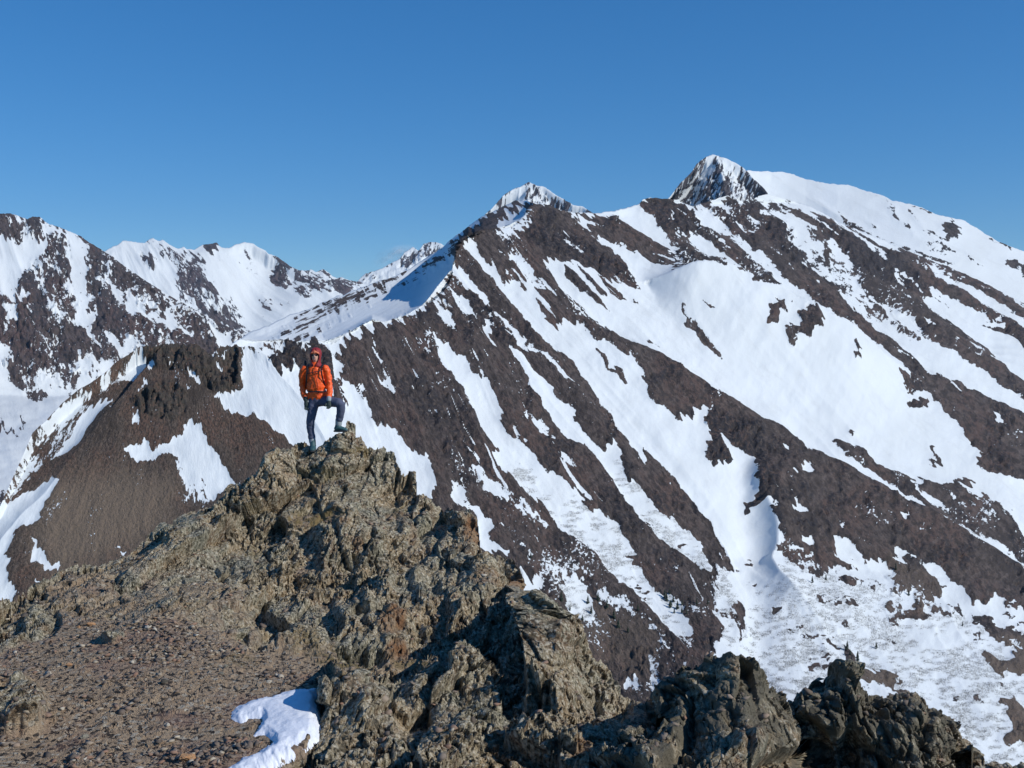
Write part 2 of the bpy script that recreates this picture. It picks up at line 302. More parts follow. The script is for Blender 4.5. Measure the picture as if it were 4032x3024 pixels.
 (0, -1, 9, [(838,1551),(881,1538),(948,1538),(948,1435),(966,1399),(1027,1387),(1112,1374),(1069,1411),(1072,1450),(1101,1478),(1112,1453),(1179,1444),(1250,1447),(1322,1492),(1351,1484),(1380,1513),(1409,1539),(1456,1582),(1467,1625),(1470,1662),(1506,1676),(1553,1694),(1600,1745),(1629,1766),(1684,1798),(1707,1845),(1715,1892),(1703,1954),(1707,2040),(1600,2080),(1200,1900),(1150,1763),(1134,1734),(1116,1701),(1072,1683),(1033,1647),(1000,1622),(960,1636),(893,1611),(863,1575)], .12),
 (1, .9, 5, [(850,480),(960,470),(985,500),(920,540),(960,600),(940,650),(1000,700),(1010,790),(850,760)]),
 (1, -1, 5, [(805,220),(870,250),(940,340),(990,440),(940,470),(850,480),(830,380)]),
 (1, 1, 5, [(170,320),(320,200),(520,110),(640,85),(730,105),(800,180),(830,260),(850,480),(700,440),(520,410),(340,420),(280,400),(270,500),(220,420)]),
 (1, -.9, 4, [(500,100),(620,130),(600,190),(540,200)]),
 # right flank
 (4, 1, 9, [(40,410),(100,385),(180,380),(190,420),(270,420),(300,470),(345,540),(270,600),(220,590),(200,560),(140,550),(130,500),(60,460)], .3), (4, -.8, 5, [(180,400),(205,450),(195,540),(170,500)]),
 (4, .8, 10, [(230,620),(290,640),(320,700),(380,720),(440,780),(500,840),(560,880),(610,920),(570,960),(500,930),(450,900),(380,900),(300,880),(180,860),(200,800),(210,750),(260,720),(240,680)], .38),
 (4, .7, 8, [(590,890),(640,925),(700,975),(760,1035),(700,1015),(600,970)], .4), (4, .55, 11, [(400,550),(440,580),(510,640),(580,700),(640,760),(710,820),(770,890),(820,940),(860,1005),(800,995),(730,930),(650,870),(600,810),(510,720),(440,640)], .45),
 (4, .6, 9, [(855,1010),(900,1050),(910,1075),(860,1050)], .4), (4, .9, 9, [(505,375),(560,410),(640,405),(685,450),(695,495),(640,515),(600,540),(540,520),(505,470)], .35), (4, .9, 7, [(410,450),(450,440),(478,480),(450,500),(415,480)], .3),
 (4, 1, 8, [(680,510),(730,492),(795,530),(835,570),(845,625),(800,630),(760,600),(700,570)], .2),
 (4, .9, 12, [(720,560),(830,640),(900,720),(950,790),(1020,870),(1100,940),(1180,1010),(1300,1110),(1400,1180),(1500,1260),(1600,1350),(1700,1400),(1800,1450),(1950,1510),(2118,1590),(2400,1720),(2400,1860),(2118,1820),(1900,1690),(1780,1659),(1700,1560),(1640,1500),(1560,1400),(1450,1300),(1330,1200),(1220,1130),(1100,1030),(960,970),(880,900),(800,850),(740,740),(650,690),(610,600)], .3),
 (4, -.6, 7, [(850,700),(930,760),(1010,860),(1070,930),(1000,890),(920,800)], .4), (4, -.5, 9, [(650,620),(760,680),(840,780),(900,850),(820,800),(740,700)], .55), (4, -.5, 9, [(880,860),(960,910),(1060,980),(980,950)], .5),
 (4, .9, 12, [(960,540),(1010,525),(1090,570),(1150,600),(1230,640),(1300,720),(1400,770),(1420,850),(1500,910),(1550,960),(1650,1030),(1750,1100),(1850,1180),(1950,1270),(2118,1400),(2400,1560),(2400,1640),(2118,1490),(2000,1410),(1900,1340),(1800,1290),(1700,1210),(1620,1180),(1540,1110),(1480,1040),(1380,980),(1300,930),(1240,880),(1230,820),(1150,740),(1120,680),(1050,600)], .33),
 (4, .6, 8, [(940,540),(975,560),(1000,610),(1030,680),(990,650),(950,600)], .4), (4, .5, 9, [(1010,640),(1050,740),(1000,700)], .5),
 (4, .4, 10, [(1280,930),(1380,1010),(1480,1090),(1580,1160),(1540,1160),(1400,1070),(1300,1000)], .5),
 (4, .95, 9, [(1340,655),(1430,700),(1520,750),(1600,790),(1700,860),(1800,910),(1900,975),(2000,1025),(2118,1085),(2400,1230),(2400,1340),(2118,1185),(2060,1115),(1960,1055),(1880,1005),(1780,955),(1700,915),(1620,880),(1560,830),(1500,800),(1420,745)], .25),
 (4, .7, 8, [(1500,760),(1560,800),(1610,860),(1628,912),(1570,875),(1520,820)], .4),
 (4, .1, 12, [(1340,605),(1450,645),(1560,695),(1700,740),(1800,785),(1900,835),(2000,885),(2118,945),(2400,1080),(2400,1130),(2118,985),(2000,945),(1900,905),(1780,855),(1650,805),(1500,735),(1400,675)], .55),
 (4, .7, 7, [(1680,1030),(1760,1090),(1860,1170),(1960,1240),(1900,1230),(1780,1140)], .4), (4, .8, 5, [(1930,1035),(1950,1045),(1945,1070),(1930,1065)]),
 # bowl
 (4, .8, 7, [(648,1100),(712,1078),(727,1130),(702,1182),(648,1172)], .4), (4, .85, 7, [(785,1190),(825,1105),(890,1115),(922,1205),(890,1232),(830,1222),(800,1262),(768,1242)], .4),
 (4, .5, 6, [(230,995),(262,1060),(322,1100),(372,1160),(432,1220),(485,1268),(430,1242),(365,1190),(305,1125),(255,1085)], .45), (4, .4, 6, [(310,1035),(370,1045),(360,1060)], .4), (4, .7, 5, [(1120,1275),(1160,1310),(1125,1328),(1152,1362),(1098,1345),(1130,1310)], .35),
 (4, .9, 6, [(1498,1537),(1540,1493),(1592,1500),(1582,1557),(1520,1557)]), (4, .45, 10, [(1400,1370),(1450,1380),(1500,1400),(1560,1375),(1640,1395),(1700,1440),(1650,1490),(1560,1460),(1480,1460),(1430,1415)], .5),
 (4, .8, 5, [(530,975),(575,970),(592,1000),(550,995)]), (4, .8, 4, [(60,1180),(80,1182),(115,1215),(90,1205)]), (4, .5, 4, [(740,1075),(755,1075),(750,1110)]),
 (6, .8, 9, [(730,260),(800,275),(880,305),(905,350),(980,395),(1080,425),(1095,490),(1140,535),(1200,590),(1250,585),(1300,640),(1380,695),(1300,660),(1150,590),(1090,525),(1000,470),(900,395),(800,335)], .35),
 (6, 1, 9, [(1200,-20),(1559,150),(1750,260),(1750,480),(1559,437),(1480,410),(1420,395),(1355,372),(1390,320),(1330,280),(1300,210),(1240,130),(1190,60),(1130,30),(1120,0)], .15), (6, -1, 6, [(1400,118),(1440,138),(1478,195),(1450,192)]),
 (6, .7, 7, [(1075,130),(1100,90),(1140,92),(1140,125),(1100,137)]), (6, .6, 9, [(1105,420),(1200,445),(1280,450),(1345,500),(1300,530),(1200,515),(1105,490)], .5), (6, .7, 6, [(1148,310),(1190,298),(1192,340),(1150,352)], .35),
 (6, .7, 7, [(1285,555),(1410,600),(1392,652),(1305,622)], .4), (6, .5, 6, [(1260,400),(1335,430),(1270,442)], .4), (6, .2, 16, [(1150,560),(1420,700),(1559,800),(1600,760),(1500,560),(1380,480),(1200,500)], .5),
 (6, .6, 5, [(795,225),(832,228),(820,250)], .4), (6, 1, 8, [(0,360),(60,430),(150,540),(210,610),(260,690),(305,795),(230,795),(200,720),(120,650),(60,600),(-20,560),(-60,300)], .2),
 (6, .7, 8, [(-20,760),(60,780),(110,830),(142,892),(60,885),(-20,860)], .4), (6, .5, 10, [(130,975),(200,1000),(265,1050),(275,1105),(220,1155),(180,1130),(140,1060),(90,1010)], .45), (6, .3, 12, [(-20,1060),(60,1130),(130,1200),(200,1260),(150,1320),(60,1320),(-20,1330)], .45),
 (6, .55, 10, [(970,800),(1080,768),(1150,830),(1205,900),(1190,930),(1110,995),(1055,975),(1090,920),(1010,912),(970,870)], .5), (6, .5, 8, [(1140,955),(1300,968),(1250,1002),(1170,1005)], .4),
 (6, .9, 7, [(848,1240),(930,1228),(1015,1262),(1000,1287),(900,1283),(848,1262)], .2), (6, .9, 6, [(985,1342),(1050,1316),(1095,1352),(1040,1380)], .2), (6, .8, 9, [(1375,1135),(1440,1190),(1480,1230),(1559,1160),(1640,1160),(1640,1270),(1460,1265),(1415,1220)], .3),
 (6, .9, 9, [(1435,1365),(1520,1365),(1570,1410),(1640,1500),(1600,1560),(1500,1565),(1455,1522),(1520,1470),(1500,1400)], .25), (6, .5, 7, [(798,1140),(855,1180),(845,1245),(808,1222)], .4),
 (6, .3, 14, [(1350,1020),(1500,1060),(1620,1120),(1600,1170),(1450,1120)], .55), (6, .5, 8, [(490,990),(530,975),(540,1010),(500,1012)], .3), (6, .4, 9, [(300,960),(330,950),(385,960),(360,1040),(340,1110),(330,1050)], .5),
 # snow on the long brown spur
 (6, -.9, 7, [(545,520),(580,550),(625,580),(590,602),(548,590)]), (6, -.9, 7, [(578,688),(645,688),(645,724),(588,724)]), (6, -.9, 8, [(732,700),(800,678),(832,720),(875,772),(800,792),(728,750)]), (6, -.9, 8, [(888,788),(960,788),(995,832),(962,865),(900,832)]),
 (6, -.8, 6, [(988,738),(1075,750),(1042,783),(988,782)]), (6, -.9, 5, [(978,565),(1045,592),(1022,612)]), (6, -.8, 5, [(485,280),(565,318),(510,315)]), (6, -.8, 5, [(196,100),(218,110),(200,140)]), (6, -.5, 8, [(720,560),(780,620),(760,660),(730,610)], .5), (6, -.3, 16, [(480,700),(600,760),(700,830),(900,840),(1060,930),(1300,980),(1300,1010),(900,900),(600,850),(480,760)], .5),
]
CRAG_M = [(3, 1, 20, [(1260,480),(1330,420),(1450,440),(1600,500),(1700,560),(1830,620),(1900,700),(1910,780),(1820,730),(1700,690),(1560,650),(1440,610),(1360,560)]), (3, .8, 18, [(830,790),(960,800),(1100,930),(1240,1080),(1200,1140),(1000,1010),(880,900)]), (3, .7, 18, [(640,920),(760,880),(860,960),(900,1040),(700,1000)]),
  (3, .7, 14, [(720,1370),(860,1400),(880,1500),(760,1500)]), (4, 1, 14, [(30,380),(350,400),(360,620),(120,560)]), (4, .9, 14, [(180,640),(440,740),(620,940),(560,970),(180,870)]), (4, .9, 14, [(660,480),(860,540),(1100,800),(1250,900),(1100,900),(850,760),(700,620)]), (4, .9, 14, [(960,500),(1430,700),(1640,900),(1500,900),(1200,800),(1050,660)]),
  (6, 1, 14, [(100,130),(420,200),(500,700),(430,700),(360,560),(380,340),(200,400)]), (1, 1, 10, [(150,300),(640,60),(850,180),(860,500),(200,520)]), (4, .8, 10, [(500,370),(700,400),(700,560),(500,560)])]
TAN_M = [(6, .55, 14, [(830,1220),(930,1200),(1120,1300),(1120,1390),(960,1390),(830,1290)]), (6, .5, 20, [(1360,1100),(1700,1100),(1700,1620),(1420,1600)]), (6, .3, 20, [(960,760),(1210,860),(1210,1010),(960,1000)]), (5, .3, 40, [(1250,1080),(1650,1250),(1650,1540),(1300,1400)])]
def rock_fields(ops, crag=(), tan=(), base=-1.3, mott=.12, pole=(345., -963.), pc=.75, teeth=1.):
    def g(f, U, V):
        POLE[0] = pole; TEETH[0] = teeth; f['rock'][:] = base; f['mott'][:] = mott; paint(f, ops, U, V)
        f['crag'] = pc*ss(fbm(P2(U/80., V/110., 21.), 4, .55), .10, .34)
        for key, lst in (('crag', crag), ('tan', tan)):
            for zk, val, w, pts in lst: f[key] = np.maximum(f[key], val*ss(sdist(z(zk, pts), U, V, w*1.5), -w, w))
    return g
LOCAL = dict(mudline=None)
def fields_M(f, U, V):
    rock_fields(ROCK_M, CRAG_M, TAN_M)(f, U, V); f['rock'] += .38*np.clip(1.35-np.abs(f['rock']), 0, 1)*(1-left_of_crest(U, V))
    th, r = polar(U, V); wp = .5*vn(P2(th*14, r/180., 3.))
    n = ridged(P2(th*62 + wp, r/520., 1.), 3, .6); n2 = ridged(P2(th*95 + wp, r/420., 9.), 3, .6); pat = fbm(P2(U/210., V/210., 5.), 3)
    A = ss(sdist(z(4, [(0,360),(300,380),(740,370),(1300,600),(2200,950),(2400,1300),(2118,1500),(1750,1360),(1400,1200),(1150,1080),(900,1080),(700,980),(560,940),(240,860),(0,700)]), U, V, 80), -40, 40)
    f['rock'] += A*(f['rock'] < .3)*1.9*ss(n + .4*pat, .54, .8)
    B = (1-left_of_crest(U, V))
    f['rock'] -= B*(f['rock'] > .4)*2.0*ss(n2 + .5*pat, .84, 1.02)
    C = ss(sdist(z(6, [(-200,500),(500,760),(1700,760),(1700,1700),(-200,1700)]), U, V, 80), -60, 60)
    f['rock'] += C*(f['rock'] < 0)*1.7*ss(fbm(P2(U/90., V/45., 2.), 4, .6), .30, .46)*(1-ss(V, 2250, 2900)*.4)
def segd(pts, U, V):
    """distance to a polyline and signed side (positive = below/right of it)"""
    d = np.full(U.shape, 1e9); sg = np.zeros(U.shape)
    for (ax, ay), (bx, by) in zip(pts[:-1], pts[1:]):
        ex, ey = bx-ax, by-ay; L = ex*ex+ey*ey; t = np.clip(((U-ax)*ex+(V-ay)*ey)/L, 0, 1)
        q = np.hypot(U-ax-t*ex, V-ay-t*ey); c = (ex*(V-ay)-ey*(U-ax)); m = q < d
        d = np.where(m, q, d); sg = np.where(m, np.sign(c), sg)
    return d, sg
SPUR_BOWL = z(4, [(80,850),(200,872),(300,888),(400,905),(480,928),(540,960),(600,1000),(700,1018),(760,1060),(850,1100),(950,1150),(1050,1190),(1200,1260),(1300,1300),(1450,1340),(1550,1360),(1650,1400)])
SPUR_BROWN = z(6, [(-109,-136),(9,-73),(206,53),(325,124),(480,200),(600,290),(800,400),(1000,510),(1150,590),(1300,680),(1440,760),(1559,820),(1900,1000)])
GULLY_EDGE = z(6, [(300,270),(390,330),(395,440),(420,520),(450,580),(470,650),(475,720),(460,790),(490,860),(540,920),(620,990),(690,1060),(720,1150),(760,1230),(780,1300)])
CONE = z(6, [(470,700),(460,790),(380,900),(340,1010),(330,1100)])
def disp_M(f, U, V, P, s):
    th, r = polar(U, V); px = s/F; lf = left_of_crest(U, V)
    rk = blur(np.clip(f['rock'], -1, 1), 5); rkf = np.clip(f['rock'], 0, 1)
    D = 6.*px*rk
    q = P2(th*22, r/900.); warp = .35*vn(P2(th*9, r/260., 4.))
    ribs = ridged(P2(th*30 + warp, r/1400.), 3, .5)
    D = D + ribs*px*(10+8*rkf)*(1-lf)*(.6+.4*ss(U, 1500, 2400))
    D = D + px*(3.5*rkf + .5)*ridged(P2(th*150, r/85., 2.), 3, .6)*(1-lf)
    D = D + px*(1.8*rkf + .12)*fbm(P2(U/9., V/9., 3.), 3, .6)
    fc, _ = facets(P2(U/26., V/40., .5), 1., .8); D = D + f['crag']*rkf*px*(13*fc)
    fc, _ = facets(P2(U/11., V/15., 1.5), 1., .8); D = D + f['crag']*rkf*px*(6*fc)
    # spurs: crest line proud, lee side dropping
    d, sg = segd(SPUR_BOWL, U, V); w = ss(U, 2500, 2700)*(1-ss(U, 3250, 3650))
    D = D + w*px*(np.where(sg > 0, 20*np.exp(-d/110.), 20*np.exp(-d/22.)) - 8*np.exp(-d/90.)*(sg < 0))
    dv, sv = segd(z(4, [(55,800),(90,900),(140,1010),(300,1180),(500,1330),(700,1460),(900,1600),(1100,1750),(1300,1900)]), U, V)
    tt = dv/(dv+d+1e-6); inb = (sv < 0) & (sg > 0)
    D = D + px*w*120*np.where(inb, tt*tt*(3-2*tt), np.where(sg <= 0, np.exp(-d/70.), 0))*(1-ss(V, 1750, 2050))
    d, sg = segd(SPUR_BROWN, U, V)
    D = D + px*(np.where(sg > 0, 26*np.exp(-d/150.), 26*np.exp(-d/28.)))
    d, sg = segd(GULLY_EDGE, U, V)
    D = D + px*np.where(sg < 0, 66*np.exp(-d/130.), 66*np.exp(-d/27.))*ss(V, 1780, 1900)*(1-ss(V, 2300, 2600))
    D = D - px*34*np.exp(-((U-2950-.1*(V-2000))/75.)**2)*ss(V, 1700, 1950)*(1-ss(V, 2600, 2800))
    D = D + px*1.5*ridged(P2(th*70, r/230., 12.), 3, .6)*(1-rkf)*(1-lf)
    # soft snow rolls in the bowl, wind lines on the lee side
    D = D + px*(15*fbm(P2(th*11, r/420., 7.), 3) + 3*fbm(P2(U/45., V/60., 2.), 3))*(1-.7*rkf)*(1-lf)
    D = D + lf*px*5*ridged(P2((U*.45+V*.9)/40., (U*.9-V*.45)/300.), 3)*(f['rock'] > -.9)
    return D
def flow_M(U, V):
    th, r = polar(U, V); lf = left_of_crest(U, V)
    a = np.stack([th*2.2, r/1100.], -1); b = np.stack([(U*.42+V*.91)/620., (U*.91-V*.42)/2600.], -1)
    return np.where(lf[..., None] > .5, b, a)
m_main = mountain_mat('big_mountain_surface', .28)
colsM = np.arange(760, 4900, 4.2)
m_o, MU, MV, MP, MF = sheet('mountain', colsM, 560, lambda u: interp(SKY_M, u), lambda u: np.full_like(u, 3250.), inv_M, fields_M, flow_M, disp_M, m_main,
      label='big mountain with brown ribs and white snow gullies behind the hiker')
# ---- near ridge on the left with dark crags
SKY_N = np.vstack([[[-900, 2700], [-300, 2230], [0, 1990]], z(2, [(210,1646),(300,1560),(400,1455),(500,1372),(600,1312),(700,1240),(760,1180),(830,1140),(905,1085),(960,1080),(1050,1082),(1100,1075),(1200,1085),(1280,1090),(1340,1122),(1385,1142),(1430,1100),(1490,1090),(1560,1085),(1620,1095),(1690,1132),(1750,1180),(1800,1260)]), [[1200, 1580], [1300, 1760], [1420, 1960]]])
ROCK_N = [
 (2, -1, 7, [(770,1225),(830,1160),(915,1080),(940,1120),(1000,1200),(1005,1235),(900,1250),(820,1262)]),
 (9, -1, 7, [(262,965),(320,955),(330,970),(385,940),(410,905),(435,915),(465,980),(490,1010),(502,1040),(470,1072),(440,1040),(400,1010),(370,975),(340,985),(300,1000)], .2),
 (9, -.5, 6, [(370,985),(400,1060),(440,1090),(470,1072),(430,1030)], .55),
 (2, -.05, 14, [(100,1700),(210,1640),(300,1560),(500,1370),(700,1240),(760,1180),(770,1250),(720,1330),(620,1380),(500,1500),(420,1660),(300,1800),(0,2100),(-200,2100)], .5),
 (2, -.9, 8, [(290,1570),(420,1455),(510,1385),(480,1450),(300,1620)]), (2, -1, 8, [(330,1800),(440,1646),(490,1540),(560,1460),(640,1410),(725,1395),(700,1430),(640,1500),(580,1580),(540,1660),(480,1720)], .25),
 (7, -1, 9, [(-60,160),(130,40),(250,-5),(300,-40),(350,-5),(300,60),(250,120),(240,200),(160,250),(90,280),(70,340),(40,400),(60,450),(40,490),(60,560),(90,640),(60,700),(-200,700)], .12),
 (7, -1, 6, [(178,308),(210,330),(250,400),(290,470),(352,488),(338,532),(280,502),(220,472),(168,412),(200,370)]), (7, -1, 5, [(672,378),(740,395),(720,415)]), (7, -.9, 5, [(195,562),(235,568),(200,580)]),
 (2, -.8, 5, [(1065,1140),(1090,1150),(1110,1200),(1085,1175)], .3), (2, -.8, 5, [(1200,1245),(1250,1270),(1300,1330),(1290,1355),(1230,1300)], .4), (2, -.8, 5, [(1185,1340),(1230,1345),(1210,1370)], .3), (2, -.6, 6, [(840,1500),(900,1540),(910,1600),(860,1580)], .4), (2, -.7, 5, [(920,1290),(970,1320),(900,1380),(850,1420),(930,1340)], .4), (2, -.8, 6, [(1350,1130),(1400,1140),(1490,1090),(1470,1130),(1380,1160)], .3), (2, -.8, 6, [(1400,1215),(1450,1215),(1440,1250),(1400,1245)], .3),
 (2, -1, 6, [(1560,1085),(1700,1130),(1830,1110),(1760,1170),(1770,1240),(2000,1230),(2500,1300),(2500,2200),(1990,1790),(1900,1730),(1800,1646),(1720,1590),(1660,1540),(1580,1540),(1470,1500),(1420,1440),(1380,1400),(1450,1382),(1545,1380),(1572,1330),(1555,1210),(1590,1150)], .12),
 (7, -.3, 10, [(1030,70),(1140,45),(1210,140),(1100,145)], .5), (7, -1, 6, [(1170,15),(1260,0),(1400,-10),(1290,65),(1240,95)]),
]
CRAG_N = [(2, 1, 10, [(900,1060),(1340,1080),(1400,1140),(1540,1070),(1700,1110),(1560,1200),(1575,1290),(1550,1385),(1420,1395),(1280,1340),(1150,1250),(1000,1230),(960,1170)]), (2, .9, 14, [(840,1440),(1000,1330),(1130,1310),(1220,1400),(1200,1550),(1100,1570),(900,1540)])]
TAN_N = [(7, 1., 90, [(250,-20),(700,-60),(1000,0),(950,300),(600,450),(300,560),(200,350)])]
BN = plane_inv((.18, -.58, .78), -1)   # scaled below
kN = 1/(410*BN(np.array(600.), np.array(1400.))) 
def inv_N(U, V): return BN(U, V)*kN
def polN(U, V): return polar(U, V, (760., 700.))
def disp_N(f, U, V, P, s):
    th, r = polN(U, V); px = s/F; rkf = np.clip(f['rock'], 0, 1)
    D = 3*px*blur(f['rock'], 4) + px*10*fbm(P2(U/150., V/150., 6.), 3) + px*(1.6*rkf+.15)*fbm(P2(U/8., V/10., 3.), 3, .6)
    D = D + px*rkf*(2.6*ridged(P2(th*26, r/420., 3.), 3, .55) + 1.1*ridged(P2(th*90, r/70., 8.), 3, .6))
    d, sg = segd(z(7, [(-100,560),(0,330),(130,170),(250,60),(400,-120),(640,-420)]), U, V)
    D = D - px*np.where(sg < 0, 60*(1-np.exp(-d/90.)), 0)
    for sc, am in ((70, 20), (30, 13), (13, 7)):
        fc, _ = facets(P2(U/sc, V/(sc*1.8), sc), 1., .8); D = D + f['crag']*blur(rkf, 2)*px*am*fc
    return D
m_near = mountain_mat('near_ridge_surface', .095, rock=(.12, .093, .076), red=(.15, .092, .068), dark=(.07, .062, .052), st=.6)
sheet('ridge', np.arange(-900, 1420, 4.), 420, lambda u: interp(SKY_N, u), lambda u: np.full_like(u, 2800.), inv_N, rock_fields(ROCK_N, CRAG_N, TAN_N, 1.35, .2, (760., 700.), .12, .5),
      lambda U, V: np.stack([polN(U, V)[0]*1.4, polN(U, V)[1]/900.], -1), disp_N, m_near, jag=lambda u: 2 + 9*ss(u, 480, 560)*(1-ss(u, 1080, 1120)), label='nearer brown ridge with dark crags on the left below the snowy range')
# ---- mountain on the left
SKY_L = np.vstack([[[-1500, 1100], [-800, 960], [-300, 900]], z(2, [(0,235),(60,230),(130,250),(180,268),(210,256),(260,258),(320,300),(370,315),(430,340),(480,360),(530,385),(600,430),(680,480),(760,537),(830,592),(900,640),(980,690),(1060,745),(1150,795),(1250,850),(1350,905),(1450,955),(1550,995),(1620,1012)]), [[1100, 1400], [1300, 1500]]])
ROCK_L = [
 (2, .62, 50, [(-400,760),(130,790),(260,850),(450,960),(700,1000),(900,1100),(780,1200),(500,1240),(300,1250),(100,1150),(-400,1000)], .42),
 (2, .3, 22, [(700,500),(1600,1000),(1500,1090),(1000,900),(700,650)], .5),
 (2, -.9, 14, [(-300,420),(0,400),(130,430),(340,325),(370,360),(330,400),(260,480),(220,560),(130,660),(100,740),(-300,760)], .3), (2, -.9, 8, [(-100,735),(190,757),(130,800),(-100,750)]),
 (2, -.75, 12, [(380,330),(460,370),(600,450),(590,490),(570,600),(560,650),(540,720),(560,790),(560,870),(480,790),(450,700),(430,600),(470,500),(380,390)], .4), (2, -1, 8, [(430,890),(520,865),(640,858),(625,920),(590,990),(600,1060),(660,1130),(620,1090),(570,1045),(540,980),(480,940)]),
 (2, -.8, 10, [(730,720),(780,730),(790,800),(880,810),(900,870),(1000,920),(1100,945),(1200,955),(1240,1005),(1100,990),(960,920),(860,890),(780,840),(740,790)], .4), (2, -.8, 8, [(660,1020),(740,1010),(760,1060),(800,1080),(835,1130),(780,1150),(710,1100)], .35), (2, -.8, 8, [(1070,865),(1120,910),(1180,955),(1100,990),(1035,970)], .35), (2, -.7, 8, [(740,1130),(850,1080),(930,1110),(800,1170)], .45),
 (2, -1, 16, [(-400,1200),(0,1240),(60,1310),(150,1410),(180,1450),(260,1410),(520,1370),(700,1200),(760,1300),(600,1900),(-900,2300)], .14), (2, -.1, 16, [(190,1320),(350,1300),(520,1350),(300,1400),(200,1390)], .5), (2, -.15, 16, [(400,1215),(600,1190),(740,1215),(650,1290),(540,1290)], .5),
 (2, -1, 8, [(1380,975),(1430,1005),(1520,1055),(1460,1100),(1400,1090)], .25), (2, -.9, 8, [(-100,1090),(40,1110),(85,1190),(-100,1200)], .3), (2, -.8, 8, [(30,870),(90,810),(105,930),(60,965)], .3), (2, -.6, 6, [(130,1240),(170,1290),(150,1300)]), (2, -.6, 7, [(250,1040),(310,1100),(270,1080)], .4),
 (2, .25, 10, [(-300,240),(0,225),(120,255),(145,390),(60,390),(0,340),(-300,330)], .5), (2, .2, 8, [(175,255),(330,300),(300,350),(240,345),(190,300)], .5), (2, .3, 12, [(340,370),(450,400),(480,470),(420,540),(450,680),(500,840),(400,860),(250,780),(110,740),(140,650),(240,560),(280,460)], .5),
 (2, .25, 10, [(40,1590),(200,1578),(245,1600),(100,1650),(-60,1650)], .5)]
BL = plane_inv((.34, -.52, .78), -1); kL = 1/(2500*BL(np.array(200.), np.array(900.)))
def inv_L(U, V):
    i = BL(U, V)*kL; return i + 1.1e-6*.35*np.clip(V - 1560, 0, 900)
def polL(U, V): return polar(U, V, (-350., -300.))
def disp_L(f, U, V, P, s):
    th, r = polL(U, V); px = s/F; rkf = np.clip(f['rock']+.3, 0, 1)
    D = 5*px*blur(f['rock'], 4) + px*20*ridged(P2(th*9, r/700., 6.), 3)
    D = D + px*(4*rkf+.6)*ridged(P2(th*40, r/60., 3.), 3, .6) + px*2.2*rkf*fbm(P2(U/8., V/9., 3.), 3, .6)
    for sc, am in ((40, 9), (16, 5)):
        fc, _ = facets(P2(U/sc, V/(sc*1.3), sc), 1., .8); D = D + rkf*px*am*1.5*fc
    return D*(1-.9*ss(V, 1480, 1560)) + px*(14*fbm(P2(U/170., V/50., 2.), 3) + 2.5*fbm(P2(U/40., V/12., 4.), 3))*ss(V, 1480, 1600)
m_left = mountain_mat('left_mountain_surface', .55, rock=(.105, .085, .082), red=(.115, .078, .072), dark=(.06, .058, .065))
sheet('mountain', np.arange(-1500, 1300, 4.), 330, lambda u: interp(SKY_L, u), lambda u: np.full_like(u, 2150.), inv_L, rock_fields(ROCK_L, (), (), .38, .5, (-350., -300.)),
      lambda U, V: np.stack([polL(U, V)[0]*1.1, polL(U, V)[1]/1000.], -1), disp_L, m_left, label='rocky mountain mottled with snow at the left edge')
# ---- snowy range behind it
SKY_R = np.vstack([[[-200, 1150], [300, 1040]], z(2, [(640,500),(680,475),(760,437),(800,405),(850,412),(900,420),(940,422),(965,400),(985,388),(1030,412),(1055,405),(1100,435),(1150,462),(1190,450),(1210,463),(1260,470),(1310,435),(1350,428),(1405,424),(1430,452),(1480,456),(1530,430),(1580,412),(1640,425),(1690,450),(1750,485),(1800,505),(1850,540),(1880,572),(1930,592),(1970,600),(2010,594),(2050,608),(2090,590),(2150,640),(2180,656)]),
   z(3, [(35,672),(70,690),(100,680),(140,700),(180,730),(215,725),(260,745),(310,748),(370,775),(600,860)]), [[1900, 1300]]])
ROCK_R = [(2, .9, 8, [(915,510),(970,503),(998,560),(1012,602),(970,602),(930,555)], .35), (2, .35, 16, [(1140,540),(1240,535),(1300,590),(1340,640),(1420,710),(1500,780),(1560,840),(1610,870),(1560,880),(1620,1000),(1500,1010),(1350,890),(1250,820),(1140,760),(1150,650)], .5),
 (2, .85, 7, [(1290,450),(1350,428),(1425,422),(1432,490),(1390,522),(1340,490)], .35), (2, .7, 9, [(1740,580),(1800,505),(1860,540),(1885,572),(1865,640),(1855,700),(1780,640)], .4), (2, .15, 12, [(1880,620),(1895,575),(2000,595),(2100,585),(2190,655),(2230,655),(2300,700),(2300,800),(2150,785),(2050,745),(1960,765),(1885,725),(1900,660)], .45),
 (3, .1, 12, [(0,690),(30,665),(120,680),(200,720),(370,765),(300,830),(180,830),(60,790)], .45), (2, 0, 12, [(1690,650),(1740,690),(1800,850),(1760,840),(1690,740)], .5), (2, .1, 12, [(1480,700),(1560,810),(1600,870),(1540,810)], .5), (2, .4, 7, [(940,405),(985,385),(1045,430),(980,442)], .4), (2, 0, 14, [(1020,440),(1150,480),(1300,500),(1380,560),(1200,560),(1040,520)], .5), (2, .5, 8, [(1170,450),(1200,446),(1200,472),(1175,470)])]
BR = plane_inv((.3, -.5, .8), -1); kR = 1/(4200*BR(np.array(900.), np.array(1000.)))
def polR(U, V): return polar(U, V, (250., 400.))
def disp_R(f, U, V, P, s):
    th, r = polR(U, V); px = s/F; rkf = np.clip(f['rock']+.3, 0, 1)
    D = 5*px*blur(f['rock'], 4) + px*16*ridged(P2(th*8, r/500., 6.), 3) + px*(3.5*rkf+.4)*ridged(P2(th*40, r/60., 3.), 3, .6)
    for sc, am in ((34, 8), (14, 5)):
        fc, _ = facets(P2(U/sc, V/(sc*1.3), sc), 1., .8); D = D + rkf*px*am*fc
    return D - px*45*np.exp(-(((U-1010)*.8+(V-1150)*.45)/120.)**2)
